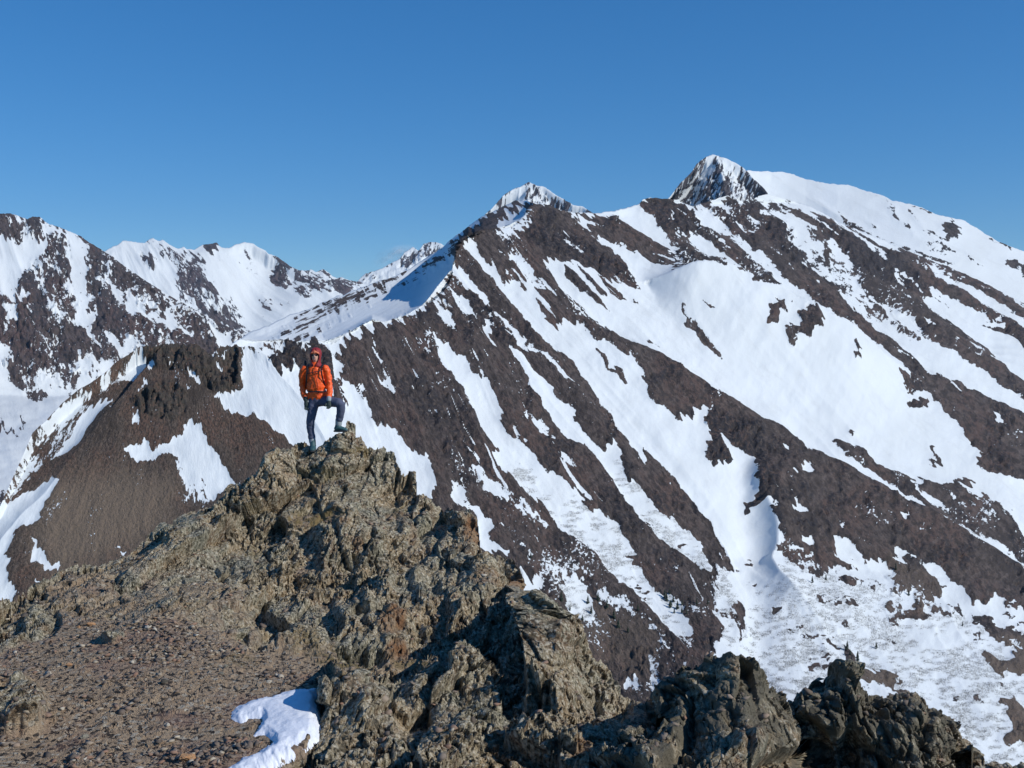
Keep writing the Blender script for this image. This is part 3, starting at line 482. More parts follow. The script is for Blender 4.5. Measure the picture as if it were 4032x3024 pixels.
m_range = mountain_mat('snowy_range_surface', .95, rock=(.12, .105, .112), red=(.115, .09, .095), dark=(.075, .078, .095))
sheet('mountain', np.arange(-200, 1900, 4.), 200, lambda u: interp(SKY_R, u), lambda u: np.full_like(u, 1700.), lambda U, V: BR(U, V)*kR, rock_fields(ROCK_R, (), (), -1.1, .33, (250., 400.)),
      lambda U, V: np.stack([polR(U, V)[0]*1.1, polR(U, V)[1]/1000.], -1), disp_R, m_range, label='snow covered range with a white bowl beyond the left mountain')
# ---- small far peaks
def peak(name, sky, s0, nrm, ops, base, mott, label, rows=120, vb=1500, rock=(.11, .1, .11), pole=None, amp=9, edge=None):
    B = plane_inv(nrm, -1); mid = sky[np.argmin(sky[:, 1])]; k = 1/(s0*B(mid[0], mid[1]))
    pole = pole or (mid[0], mid[1]-260)
    def dp(f, U, V, P, s):
        th, r = polar(U, V, pole); px = s/F
        D = px*9*fbm(P2(U/60., V/60., 6.), 3) + px*3.5*ridged(P2(U/22., V/22., 3.), 4, .6)
        if edge is not None:
            ue = np.interp(V, edge[:, 1], edge[:, 0]); D = D - px*np.where(U < ue, 1.15*(ue-U), .35*(U-ue))
        for sc, am in ((30, amp), (13, amp*.55)):
            fc, _ = facets(P2(U/sc, V/(sc*1.3), sc), 1., .8); D = D + px*am*fc*ss(f['rock'], -1, -.3)
        return D
    m = mountain_mat(name+'_surface', s0/F, rock=rock, red=rock, dark=(.07, .072, .085))
    u0, u1 = sky[:, 0].min(), sky[:, 0].max()
    return sheet(name, np.arange(u0, u1, 3.5), rows, lambda u: interp(sky, u), lambda u: np.full_like(u, vb), lambda U, V: B(U, V)*k, rock_fields(ops, (), (), base, mott, pole),
      lambda U, V: np.stack([(U*.8+V*.3)/900., (V*.8-U*.5)/900.], -1), dp, m, label=label)
peak('ridge', np.vstack([[[1250, 1190]], z(3, [(200,830),(310,745),(345,710),(400,690),(450,672),(480,650),(550,620),(580,582),(625,548),(640,556),(662,572),(690,530),(720,520),(760,517),(795,532),(850,570),(1000,640),(1200,760)])]), 5200, (.1, -.55, .8),
     [(3, .05, 8, [(540,600),(625,545),(670,570),(690,520),(800,525),(790,580),(640,660),(560,660)], .5), (3, .1, 6, [(310,740),(400,690),(440,700),(340,760)], .5)], -.8, .3, 'distant snowy ridge peeping over the left shoulder of the big mountain', 90, 1350)
peak('peak', np.vstack([z(3, [(850,560),(960,430),(1010,375),(1050,335),(1100,290),(1150,240),(1190,212),(1240,195),(1270,185),(1300,172),(1350,192),(1400,200),(1450,235),(1500,265),(1560,292),(1620,305),(1650,325),(1690,340),(1720,352),(1900,420)])]), 2600, (.15, -.6, .75),
     [(3, .12, 9, [(1270,200),(1330,190),(1380,240),(1470,260),(1560,310),(1400,320),(1300,270)], .5), (3, -.75, 8, [(1150,250),(1240,200),(1280,190),(1230,260),(1170,300)], .3)], -.32, .5, 'snow dusted pointed peak right behind the brown summit', 110, 1050, edge=z(3, [(1300,160),(1290,230),(1310,330),(1330,500)]))
peak('peak', z(4, [(80,480),(140,430),(172,385),(232,310),(262,275),(290,250),(318,225),(340,190),(385,158),(430,147),(480,165),(540,186),(590,215),(625,245),(650,275),(690,310),(730,362),(800,450)]), 1880, (.25, -.6, .72),
     [(4, .45, 14, [(170,390),(290,290),(400,260),(450,300),(520,330),(600,340),(720,370),(650,430),(300,440)], .5), (4, .1, 10, [(440,150),(470,230),(520,280),(600,320),(720,360),(650,410),(520,380),(400,410),(300,430),(170,390),(290,300),(420,280),(400,200)], .5), (4, -.6, 8, [(385,170),(430,140),(540,186),(600,230),(560,280),(480,220),(430,180),(360,240)], .4)], .12, .5, 'highest pyramid shaped rocky peak dusted with snow', 130, 1000, amp=11, edge=z(4, [(430,140),(455,200),(480,300),(500,420),(520,600)]))
SKY_S = np.vstack([z(4, [(500,230),(560,232),(640,236),(700,243),(800,243),(850,255),(920,282),(1000,300),(1060,311),(1150,310),(1250,345),(1340,370),(1400,400),(1500,420),(1560,441),(1620,466),(1700,491),(1780,505),(1850,545),(1920,590),(1980,625),(2060,655),(2118,676)]), [[4500, 1240], [4900, 1400]]])
ROCK_S = [(4, .3, 11, [(1365,385),(1400,425),(1450,500),(1500,540),(1540,590),(1620,610),(1700,650),(1765,692),(1700,712),(1600,682),(1500,612),(1455,560),(1400,500),(1368,440)], .5),
 (4, .35, 10, [(1488,445),(1530,488),(1570,540),(1640,588),(1680,568),(1688,530),(1720,498),(1760,558),(1792,600),(1760,632),(1700,602),(1640,612),(1560,582),(1505,500)], .5), (4, .5, 8, [(1995,730),(2050,712),(2118,758),(2200,800),(2118,825),(2060,782)], .45), (4, .5, 7, [(1778,678),(1830,718),(1885,768),(1840,752),(1788,712)], .4),
 (4, .2, 8, [(975,385),(1050,435),(1130,488),(1200,528),(1280,578),(1325,602),(1240,582),(1150,542),(1080,502),(1005,430)], .5), (4, .3, 6, [(1228,488),(1330,560),(1300,562)], .5), (4, .4, 7, [(1330,600),(1450,650),(1560,690),(1740,740),(1700,760),(1500,690),(1400,640)], .5),
 (4, .4, 4, [(1000,298),(1040,305),(1030,315)], .4), (4, .4, 4, [(1230,342),(1300,352),(1310,366),(1250,355)], .4), (4, .5, 4, [(1560,440),(1640,466),(1630,478),(1560,452)], .4), (4, .5, 4, [(1500,420),(1525,430),(1510,440)]), (4, .4, 4, [(1930,600),(2060,660),(2040,662),(1930,612)], .4)]
def inv_S(U, V):
    m = np.minimum(BASE_M(U, interp(SKY_M, U)), 9)
    return np.maximum((m*.975 - 2.6e-7*(interp(SKY_M, U) - V))*(1-.12*(1-ss(U, 2950, 3800))), 1/4500.)
def disp_S(f, U, V, P, s):
    th, r = polar(U, V); px = s/F; rkf = np.clip(f['rock'], 0, 1)
    return px*3*blur(f['rock'], 4) + px*9*ridged(P2(th*26, r/1400., 5.), 2) + px*3*rkf*ridged(P2(th*150, r/60., 2.), 3, .6) + px*.3*fbm(P2(U/20., V/20., 3.), 3)
m_sh = mountain_mat('white_shoulder_surface', .45, rock=(.075, .065, .063), red=(.09, .07, .062))
sheet('mountainside', np.arange(2860, 4900, 4.), 170, lambda u: interp(SKY_S, u), lambda u: interp(SKY_M, u) + 160, inv_S, rock_fields(ROCK_S, (), (), -1.3, .13),
      lambda U, V: np.stack([polar(U, V)[0]*2.2, polar(U, V)[1]/1100.], -1), disp_S, m_sh, label='smooth white snow shoulder right of the pyramid peak')

# ---- conifers and bare alder brush at the foot of the big mountain
def on_mountain(u, v):
    d = (MU-u)**2 + (MV-v)**2; k = np.unravel_index(np.argmin(d), d.shape); return Vector(MP[k])
def soup(name, V_, F_, mat, kind=None, parent=None):
    me = bpy.data.meshes.new(name); me.vertices.add(len(V_)); me.vertices.foreach_set('co', np.asarray(V_, np.float32).ravel()); F_ = np.asarray(F_, np.int32)
    me.loops.add(F_.size); me.loops.foreach_set('vertex_index', F_.ravel()); me.polygons.add(len(F_)); me.polygons.foreach_set('loop_start', np.arange(0, F_.size, 3, dtype=np.int32)); me.update(calc_edges=True)
    return link(name, me, mat, parent)
m_bark = simple('conifer_bark', (.10, .075, .055), .9, .2, 4); m_ndl = simple('conifer_needles', (.035, .052, .033), .9, .35, 1.5)
def conifer(seed, h=6.):
    r = np.random.default_rng(seed); vs = []; fs = []
    for k in range(170):
        t = r.random()**.8; zc = h*(.08 + .9*t); L = h*.27*(1-t)**.85*(.55+.6*r.random()) + .12; a = r.random()*6.283
        c, s_ = math.cos(a), math.sin(a); w_ = .28*L + .12; n0 = len(vs); dr = L*(.25+.25*r.random())
        vs += [(0, 0, zc + .12), (c*L*.6 - s_*w_, s_*L*.6 + c*w_, zc-dr*.5), (c*L*.6 + s_*w_, s_*L*.6 - c*w_, zc-dr*.5), (c*L, s_*L, zc-dr)]
        fs += [(n0, n0+1, n0+2), (n0+1, n0+3, n0+2)]
    bm = bmesh.new(); bmesh.ops.create_cone(bm, segments=7, radius1=h*.022, radius2=h*.004, depth=h, cap_ends=True); bmesh.ops.translate(bm, verts=bm.verts, vec=(0, 0, h/2-.3)); me = bpy.data.meshes.new('trunk'); bm.to_mesh(me); bm.free()
    root = bpy.data.objects.new('conifer', None); COL.objects.link(root); link('trunk', me, m_bark, root); soup('crown', vs, fs, m_ndl, parent=root); return root
protos = [conifer(k) for k in range(3)]
TREES = [(8, [(1300,455),(1540,745),(1610,800),(1640,705),(1700,690),(1750,742),(1815,852),(1870,890),(1930,765),(1480,700),(1660,760),(1790,800)], 'small dark conifer on the brown and white slope just right of the rock outcrop'),
  (8, [(2100,690),(2112,660),(2140,700),(2165,738),(2190,765),(2120,730)], 'dark conifer in the tight clump on the snow streak right of the outcrop'),
  (6, [(20,935),(45,962),(90,970),(150,972),(200,968),(60,1000),(110,1010)], 'dark conifer on the snow left of the shaded snow cone'),
  (6, [(800,1150),(815,1175),(850,1192),(930,1142),(1300,1045),(700,872),(640,890),(1000,820),(1060,930)], 'lone dark conifer on the white snowfield above the right hand boulders')]
used = [False]*3; kk = 0
for zk, pts, lb in TREES:
    for x, y in pts:
        u_, v_ = z(zk, [(x, y)])[0]; j = kk % 3; kk += 1
        if not used[j]: o = protos[j]; used[j] = True
        else:
            o = protos[j].copy(); COL.objects.link(o)
            for ch in protos[j].children: c_ = ch.copy(); COL.objects.link(c_); c_.parent = o
        o.location = on_mountain(u_, v_); sc = .62 + .5*rng.random(); o.scale = (sc, sc, sc*(.9+.25*rng.random())); o.rotation_euler = (0, 0, rng.random()*6.28)
        tag(o, lb, 'conifer tree', 'conifers at the foot of the big mountain')
BR_AREAS = [(6, 1., [(500,800),(700,850),(900,860),(1200,1000),(1559,1080),(1700,1200),(1700,1700),(1350,1640),(1250,1400),(1100,1350),(1000,1300),(850,1200),(780,1250),(700,1350),(560,1380),(400,1200),(340,1100),(420,900)]),
   (6, .8, [(-60,560),(150,680),(300,850),(340,1000),(300,1150),(200,1000),(60,850),(-60,760)]), (6, .7, [(1100,480),(1400,560),(1559,700),(1700,900),(1559,790),(1300,660)]),
   (5, .8, [(1150,560),(1400,690),(1600,900),(1787,1100),(1800,1400),(1700,1280),(1400,970),(1150,740)]), (5, .7, [(820,420),(900,360),(1050,500),(1180,700),(1100,680),(900,500)]), (5, .7, [(1400,300),(1600,600),(1787,760),(1787,900),(1600,740),(1440,500)]),
   (5, .9, [(1050,960),(1350,1050),(1600,1300),(1787,1400),(1787,1659),(1500,1500),(1200,1180)]), (6, 1.2, [(380,1050),(650,1050),(760,1200),(700,1330),(560,1380),(430,1250)])]
def build_brush():
    u = rng.uniform(1300, 4250, 260000); v = rng.uniform(1700, 3060, 260000)
    den = np.zeros(u.shape)
    for zk, a_, pts in BR_AREAS: den = np.maximum(den, a_*ss(sdist(z(zk, pts), u, v, 50), -30, 30))
    n = .6*fbm(P2(u/130., v/60., 3.), 3) + .75*fbm(P2(u/30., v/11., 8.), 2)
    keep = (n + .42*den - .40 > .12*rng.random(len(u))) & (den > .15); u, v = u[keep][:34000], v[keep][:34000]
    iu = np.clip(((u-760)/4.2).astype(int), 0, MU.shape[1]-1); tp_ = MV[0, iu]; iv = np.clip(((v-tp_)/(3250-tp_)*(MU.shape[0]-1)).astype(int), 0, MU.shape[0]-1)
    B = MP[iv, iu]; B = B[MF['rock'][iv, iu] < .3]; N_ = len(B); q = 9
    a = rng.random((N_, q))*6.283; L = rng.uniform(.4, 1.7, (N_, q)); h = rng.uniform(.25, 1.15, (N_, q)); R0 = rng.uniform(.0, 1.6, (N_, q)); a0 = rng.random((N_, q))*6.283
    base = B[:, None, :] + np.stack([np.cos(a0)*R0*1.5, np.sin(a0)*R0, np.full_like(R0, -.1)], -1)
    tip = base + np.stack([np.cos(a)*L*.7, np.sin(a)*L*.7, h], -1); side = np.stack([-np.sin(a), np.cos(a), np.zeros_like(a)], -1)*.055
    V_ = np.stack([base-side, base+side, tip], 2).reshape(-1, 3); o = soup('alder_brush', V_, np.arange(len(V_)).reshape(-1, 3), simple('bare_twigs', (.115, .10, .09), .9, .3, .8)); tag(o, 'bare grey brush poking through the snow on the lower slope', kind='stuff'); print('brush', N_)
build_brush()
# ================================================================== FOREGROUND OUTCROP
SKY_F = np.vstack([[[-900, 2600], [-400, 2420]], z(7, [(0,660),(45,655),(90,640),(170,600),(250,560),(330,520),(450,470),(520,460),(600,462),(640,430),(740,410),(780,370),(830,320),(865,285),(900,260),(930,235),(965,228),(990,250),(1020,205),(1060,180),(1150,165),(1230,130),(1265,95),(1300,60),(1350,10)]),
   z(1, [(-120,1670),(-40,1640),(0,1600),(55,1560),(75,1500),(100,1440),(135,1380),(180,1320),(240,1285),(330,1290),(420,1300),(450,1260),(490,1235),(540,1220),(590,1225),(615,1275),(640,1300),(690,1290),(705,1262),(740,1225),(780,1200),(850,1165),(900,1130),(925,1110),(960,1100),(990,1085),(1003,1000),(1030,980),(1080,988),(1112,1030),(1120,1165),(1160,1140),(1200,1190),(1240,1260),(1310,1290),(1335,1280),(1380,1262),(1440,1290),(1460,1330),(1500,1325),(1535,1365),(1550,1390),(1562,1460),(1600,1492),(1612,1590),(1650,1560)]),
   z(5, [(375,438),(400,433),(435,450),(442,560),(470,572),(505,585),(530,630),(600,640),(700,660),(725,675),(742,690),(752,780),(758,835),(800,850),(870,880),(920,900),(950,960),(978,1050),(1020,1070),(1070,1080),(1100,1110),(1130,1140),(1180,1180),(1240,1240),(1290,1300),(1330,1380),(1400,1420),(1440,1480),(1470,1560),(1540,1580),(1600,1578)]),
   z(6, [(0,1315),(60,1290),(90,1265),(120,1240),(160,1222),(200,1210),(290,1205),(370,1220),(430,1260),(460,1310),(500,1340),(540,1375),(560,1388),(590,1355),(620,1330),(680,1300),(740,1270),(765,1255),(795,1250),(830,1260),(860,1300),(885,1325),(920,1350),(1000,1352),(1060,1345),(1110,1370),(1130,1395),(1150,1410),(1190,1405),(1240,1440),(1265,1475),(1290,1510),(1315,1545),(1335,1580),(1345,1655),(1362,1645),(1440,1625),(1559,1632),(1900,1700)]), [[4900, 3500]]])
def tps(pts):
    A = np.array(pts, float); x = A[:, :2]/1000; y = 1/A[:, 2]; n = len(x)
    def k(d2): return np.where(d2 > 0, .5*d2*np.log(d2+1e-12), 0)
    d2 = ((x[:, None]-x[None])**2).sum(-1); M = np.zeros((n+3, n+3)); M[:n, :n] = k(d2) + 2e-4*np.eye(n)
    M[:n, n] = 1; M[:n, n+1:] = x; M[n, :n] = 1; M[n+1:, :n] = x.T
    c = np.linalg.solve(M, np.concatenate([y, [0, 0, 0]]))
    def g(U, V):
        U = U/1000; V = V/1000; r = c[n] + c[n+1]*U + c[n+2]*V
        for i in range(n): r = r + c[i]*k((U-x[i, 0])**2 + (V-x[i, 1])**2)
        return r
    return g
GA = tps([(-900,2700,11.5),(-800,3200,7.2),(-500,2480,13),(0,2347,14.3),(0,2500,12.6),(0,2700,10.7),(0,3100,8.1),(300,2225,15.6),(480,2185,16.3),(300,2400,13.6),(650,2060,17.4),(620,2350,14),(600,2600,11.4),(600,3000,8.7),(880,1960,18.8),(900,2150,16.9),(900,2380,14.2),(900,2600,11.5),(900,2800,9.9),(950,3050,8.4),
  (1050,1780,19.9),(1000,1900,18.9),(1240,1765,20.02),(1240,1840,19.5),(1345,1690,20.05),(1380,1665,20.1),(1450,1780,20.1),(1300,1950,18.4),(1290,2020,18.1),(1100,2080,17.5),(1280,2200,16.6),(1100,2400,14.6),(1150,2550,12.3),(1200,2750,10.2),(1300,2330,15.7),(1400,2500,13.3),
  (1560,1810,20),(1560,1990,18.7),(1650,1950,19.3),(1500,2200,16.9),(1700,2020,18.8),(1880,2050,18),(1700,2200,17),(1880,2160,17.2),(1750,2350,15.5),(2040,2240,16.6),(1950,2300,16.2),(2035,2330,16),(1620,2450,14.2),(1600,2580,12.7),(1800,2500,13.6),(1950,2420,14.2),(2010,2500,13.2),(1850,2620,12.3),
  (2100,2345,13.1),(2120,2480,12.4),(2100,2640,11.6),(2230,2440,12.9),(2200,2600,11.7),(2340,2590,12.5),(2330,2750,11),(2450,2725,12),(2100,2800,10.3),(2300,2920,9.4),(2560,2740,12.2),(2550,2850,10.8),(2000,2950,9),(1700,3000,8.3),(2300,3200,7.4),(2800,2800,10.5),(3400,2800,10.5),(3000,3200,8),(3900,3100,8.2),(4400,3300,7.8),(1500,3200,7.2)])
GB = tps([(1235,2700,9.6),(1300,2625,9.9),(1260,2850,9.25),(1240,3000,8.5),(1400,2650,9.9),(1400,2850,9.2),(1400,3024,8.0),(1500,2650,10.5),(1620,2590,10.9),(1700,2575,11.1),(1600,2780,9.9),(1800,2540,11.5),(1850,2620,11.1),(1960,2750,10.5),(1800,2850,9.5),(1600,3000,8.2),(1900,3020,8.3),(1600,3200,7.2),(1250,3200,7.6),(2000,3200,7.2),(2100,2900,9.3)])
GC = tps([(2600,2705,9.6),(2710,2640,9.3),(2866,2607,9.3),(3000,2660,9.3),(3096,2763,9.2),(2784,2760,8.6),(2900,2850,8.1),(2700,2850,8.3),(2560,2900,8.4),(3050,2950,8.2),(2450,2960,8.1),(2700,3050,7.4),(3000,3100,7.5),(2350,3100,7.6),(2800,3200,7)])
GD = tps([(3100,2780,9.8),(3169,2720,9.9),(3330,2650,10),(3400,2700,10),(3574,2735,10),(3700,2795,10.1),(3826,2950,10),(3250,2800,9.3),(3400,2850,9.2),(3600,2850,9.3),(3200,2950,9),(3500,3020,8.7),(3750,3000,9.2),(3200,3200,8.3),(3700,3200,8.4)])
PB = z(8, [(-40,1640),(30,1500),(48,1440),(42,1380),(60,1300),(46,1190),(60,1120),(80,1095),(130,1068),(200,1045),(290,1028),(350,1048),(400,1110),(500,1112),(600,1080),(690,1008),(740,1000),(800,1035),(850,965),(900,940),(970,958),(1030,1010),(1060,1080),(1110,1150),(1140,1250),(1100,1330),(1000,1420),(900,1560),(800,1700),(-40,1900)])
PC = np.vstack([z(6, [(-30,1330),(0,1300),(60,1270),(120,1200),(200,1170),(290,1165),(370,1180),(440,1230),(470,1300),(510,1330),(556,1388),(575,1480),(640,1570),(640,1800),(-330,1800)]), [(2330, 3090), (2350,2990),(2490,2905),(2640,2850),(2590,2780)]])
PD = np.vstack([z(6, [(556,1388),(590,1330),(680,1260),(740,1230),(830,1220),(860,1280),(920,1320),(1060,1300),(1110,1330),(1190,1360),(1240,1400),(1300,1480),(1345,1580),(1350,1900),(640,1900),(640,1570),(575,1480)])])
def blob(cu, cv, ru, rv, h, sharp=1.):
    """an embedded rock standing h metres proud, photo-placed"""
    def g(U, V):
        d2 = ((U-cu)/ru)**2 + ((V-cv)/rv)**2; return h*np.sqrt(np.clip(1-d2, 0, 1))**sharp
    return g
def inv_F(U, V):
    q = P2(U/30., V/30., 9.); U2 = U + 7*vn(q); V2 = V + 7*vn(q+31)
    i = GA(U, V)
    for G, Pg in ((GB, PB), (GC, PC), (GD, PD)):
        j = G(U, V)*(1.0 if G is GB else 1.); d = sdist(Pg, U2, V2, 60); c = ss(d, -2, 4)
        edge = np.exp(-np.clip(d, 0, 60)/16.)         # rounded rim
        j = j*(1 - .028*edge)
        i = i*(1-c) + np.where(c > 0, np.maximum(j, i if G is GB else 0), j)*c
    # big buttresses on the knob: (u, v, half width, half height, metres proud)
    return i
SNOW_F = z(7, [(1240,1720),(1300,1659),(1340,1630),(1400,1592),(1480,1560),(1570,1512),(1530,1487),(1435,1497),(1490,1440),(1510,1387),(1450,1390),(1400,1412),(1330,1387),(1306,1350),(1360,1302),(1400,1288),(1500,1250),(1600,1228),(1700,1205),(1840,1188),(1850,1192),(1850,1450),(1740,1530),(1640,1600),(1500,1680),(1400,1720)])
GRAVEL = z(7, [(-400,900),(-50,1000),(200,900),(350,700),(500,760),(760,800),(1000,790),(1300,850),(1500,960),(1800,990),(1990,1010),(1900,1080),(1830,1110),(1835,1500),(1700,1560),(1250,1800),(-800,1900)])
GRAV2 = z(7, [(230,600),(420,500),(640,540),(700,600),(560,650),(380,700),(280,660)])
BUMPS = [(1330,2120,110,190,.55),(1470,2260,95,230,.5),(1640,2060,90,170,.45),(1590,2380,130,150,.5),(1790,2130,90,130,.45),(1830,2330,120,140,.5),(1100,1830,70,80,.3),(1560,1830,50,70,.3),(1490,1790,40,50,.2),(1690,2330,70,150,.4),(1950,2270,90,100,.35),
         (1380,2420,90,130,.35),(1210,2330,70,110,.3),(1130,2200,80,110,.35),(960,2240,80,90,.3),(760,2150,110,90,.3),(1250,1990,90,60,.2),(880,2050,80,60,.25),(380,2290,60,40,.2),(150,2440,90,80,.3),(60,2790,150,120,.6),(450,2520,60,30,.10),(1530,2520,120,90,.35),(1720,2480,60,60,.2),
         (1480,2780,110,90,.35),(1700,2700,110,90,.3),(1840,2620,90,80,.3),(1400,2700,90,70,.2),(1580,2900,100,80,.3),(1880,2850,110,80,.3),(2230,2520,90,110,.3),(2390,2690,60,80,.2),(2160,2760,120,70,.25),(2380,2850,110,70,.25),(2700,2720,110,100,.3),(2900,2720,110,110,.25),(2800,2900,140,110,.3),(3330,2770,90,110,.3),(3540,2850,120,100,.3),(3700,2900,80,90,.2),(3230,2860,80,120,.25),(2950,2930,90,80,.25)]
def disp_F(f, U, V, P, s):
    s1 = s[..., None] if False else s
    g = f['gravel']; rk = 1-g
    q = P*np.array([1., 1., .8]); qw = P + .12*np.stack([vn(P*1.3), vn(P*1.3+9), vn(P*1.3+19)], -1)
    D = np.zeros(U.shape)
    for cu, cv, ru, rv, h in BUMPS:
        sel = (np.abs(U-cu) < ru*1.3) & (np.abs(V-cv) < rv*1.3)
        if not sel.any(): continue
        uu = U[sel] + 22*vn(P2(U[sel]/60., V[sel]/60., cu*.1)); vv = V[sel] + 22*vn(P2(U[sel]/60., V[sel]/60., cv*.1+5))
        d = np.clip(1-np.sqrt(((uu-cu)/ru)**2+((vv-cv)/rv)**2), 0, 1); D[sel] += h*.45*ss(d, 0, .42)*rk[sel]
    # tooth wall: right of it lit, left of it dropping away into the shaded gully
    d, sg = segd(np.array([(2045,2338),(2085,2350),(2110,2420),(2105,2520),(2090,2640),(2085,2760),(2060,2830)]), U, V)
    D = D + np.where(sg < 0, .62*np.exp(-d/130.), .62*np.exp(-d/9.)) * ss(V, 2320, 2370)*(1-ss(V, 2700, 2880))
    st = np.array([1., .36, .9])          # blocks taller than wide
    rot = np.array([[.92, .1, -.38], [-.1, 1, 0], [.38, 0, .92]])
    qq = (qw@rot)*st
    smooth_ = ss(fbm(P*np.array([.9, .5, .9]) + 40, 3), -.22, .22)
    def add(D, lst):
        for sc, am, tl, sp_ in lst:
            fc, ed = facets(qq/sc, tl, sp_)
            fc = fc - .3*np.exp(-ed/.07)
            if sc < .3: fc = fc*(.5 + .7*smooth_)
            D = D + am*fc*(rk + (0 if sc > .3 else .06 if sc > .1 else .14)*g)
        return D
    D = blur(add(D, ((1.5, .34, 1.3, .4), (.58, .19, 1.6, .32))), 1)
    D = D + .55*(add(0*D, ((.24, .10, 1.7, .34),))) + .45*blur(add(0*D, ((.24, .10, 1.7, .34),)), 1)
    D = add(D, ((.105, .05, 1.8, .3), (.05, .028, 1.8, .3)))
    # pebbles on the gravel
    for sc, am in ((.19, .02), (.07, .012)):
        fc, ed = facets(P/sc, .9, .9); D = D + g*am*np.clip(fc + .15, 0, 2)*(ed > .08)
    D = D + (.035*rk + .008*g)*fbm(P*np.array([6., 3., 6.]), 4, .62) + .06*fbm(P*.9, 2)*g
    return D
def fields_F(f, U, V):
    w = 22*fbm(P2(U/70., V/70., 2.), 3)
    g = np.maximum(ss(sdist(GRAVEL, U+w, V+w, 60), -25, 25), .8*ss(sdist(GRAV2, U+w, V, 60), -20, 20))
    g = np.maximum(g, .6*ss(sdist(z(7, [(-60,760),(250,640),(520,560),(900,520),(1150,560),(1400,690),(1560,900),(900,900),(400,800)]), U+w, V+w, 80), -40, 30)*ss(fbm(P2(U/60., V/40., 4.), 3), -.35, .1))
    for Pg in (PB, PC, PD): g = g*(1-ss(sdist(Pg, U, V, 40), -10, 5))
    for cu, cv, ru, rv, h in BUMPS:
        if cu < 1100 and cv > 2300: g = g*(1-ss(1-np.hypot((U+w-cu)/ru, (V+w-cv)/rv), 0, .3))
    for a in ((1240,2040,150,35),(1150,1880,60,15),(1320,1800,80,15),(1200,2250,70,30),(1620,2600,220,30),(1350,2610,90,20),(2520,2800,60,60)):
        g = np.maximum(g, .75*ss(1-np.hypot((U+w-a[0])/a[2], (V+w-a[1])/a[3]), 0, .5))
    f['gravel'] = g
    r = np.zeros(U.shape)     # rusty patches
    for a in ((1545,2490,70,50,1),(1565,2570,70,40,1),(1855,2090,42,65,1),(2030,2300,60,45,.9),(1620,2110,20,60,.6),(1400,2160,30,30,.8),(1570,2020,60,30,.5),(1280,2270,40,60,.3),(2290,2985,60,50,.9),(1900,2330,50,40,.5),(1350,2080,40,40,.5),(3350,2980,60,60,.5),(2560,2760,40,80,.6),(2940,2900,90,60,.4)):
        r = np.maximum(r, a[4]*ss(1-np.hypot((U+w-a[0])/a[2], (V+w*.7-a[1])/a[3]), 0, .4))
    f['rust'] = r*.7
    f['painted_shade'] = np.maximum(ss(sdist(PC, U, V, 40), -8, 8), ss(sdist(PD, U, V, 40), -8, 8))  # right-hand boulders: their shade is painted into the colour
    # dry grass and moss in hollows
    m = np.zeros(U.shape)
    for a in ((1240,2040,190,50,.9),(1410,1780,70,30,.8),(1350,2600,160,40,.9),(1620,2600,120,30,.7),(1250,1870,120,30,.5),(1000,2000,70,30,.5),(1200,2560,90,40,.6),(950,2600,90,40,.4),(1580,1990,40,40,.8),(1000,2150,60,60,.3)):
        m = np.maximum(m, a[4]*ss(1-np.hypot((U+w-a[0])/a[2], (V+w*.7-a[1])/a[3]), 0, .6))
    f['grass'] = m
def outcrop_mat():
    t = NT('lichen_covered_rock'); obj = t.n('ShaderNodeTexCoord').outputs['Object']
    n1 = t.noise(obj, .9, 5, .6); n2 = t.noise(obj, 5., 5, .65); n3 = t.noise(obj, 22., 4, .7); n4 = t.noise(obj, 2.2, 4, .6, .5)
    v1 = t.vor(obj, 26., out='Color'); v1 = t.n('ShaderNodeSeparateColor', {0: v1}).outputs
    n5 = t.noise(obj, 50., 3, .7)
    base = t.mix(t.step(n1, .38, .62), (.46, .345, .21), (.31, .295, .215))
    base = t.mix(t.step(n4, .5, .66), base, (.27, .185, .115))
    base = t.mix(t.math('MULTIPLY', t.step(n2, .5, .62), .7), base, (.44, .405, .29))     # pale lichen
    base = t.mix(t.math('MULTIPLY', t.step(n3, .52, .6), .9), base, (.70, .64, .50))
    base = t.mix(t.math('MULTIPLY', t.step(n2, .47, .36), .75), base, (.085, .078, .058))
    base = t.mix(t.math('MULTIPLY', t.step(n3, .47, .39), .9), base, (.05, .046, .036))
    base = t.mix(t.math('MULTIPLY', t.step(n5, .45, .33), .6), base, (.05, .045, .036))
    rust = t.mix(t.step(n2, .35, .6), (.36, .17, .075), (.30, .19, .11))
    base = t.mix(t.math('MULTIPLY', t.attr('rust'), t.step(n3, .25, .5), clamp=True), base, rust)
    gr = t.mix(v1[0], (.40, .29, .19), (.50, .385, .26))
    gr = t.mix(t.step(v1[1], .86, .9), gr, (.50, .45, .36)); gr = t.mix(t.step(v1[2], .8, .84), gr, (.06, .052, .045))
    gr = t.mix(t.math('MULTIPLY', t.step(n1, .5, .62), .5), gr, (.30, .185, .15))
    gr = t.mix(t.math('MULTIPLY', t.step(n3, .48, .36), .6), gr, (.13, .10, .075))
    base = t.mix(t.attr('gravel'), base, gr)
    grs = t.mix(n3, (.10, .085, .03), (.36, .26, .12))
    base = t.mix(t.math('MULTIPLY', t.attr('grass'), t.step(n2, .4, .55), clamp=True), base, grs)
    base = t.mix(t.math('MULTIPLY', t.attr('painted_shade'), t.step(n4, .62, .4)), base, t.mix(n2, (.10, .09, .065), (.24, .215, .16)))  # patchy darker tint standing in for shade on the right-hand boulders
    h = t.math('ADD', t.math('MULTIPLY', n3, .7), t.math('ADD', t.noise(obj, 70., 3, .7), t.math('MULTIPLY', n2, .6)))
    return t.set(Base_Color=base, Roughness=.92, Normal=t.bump(h, .9, .04), **{'Specular_IOR_Level': .15})
rock_m = outcrop_mat()
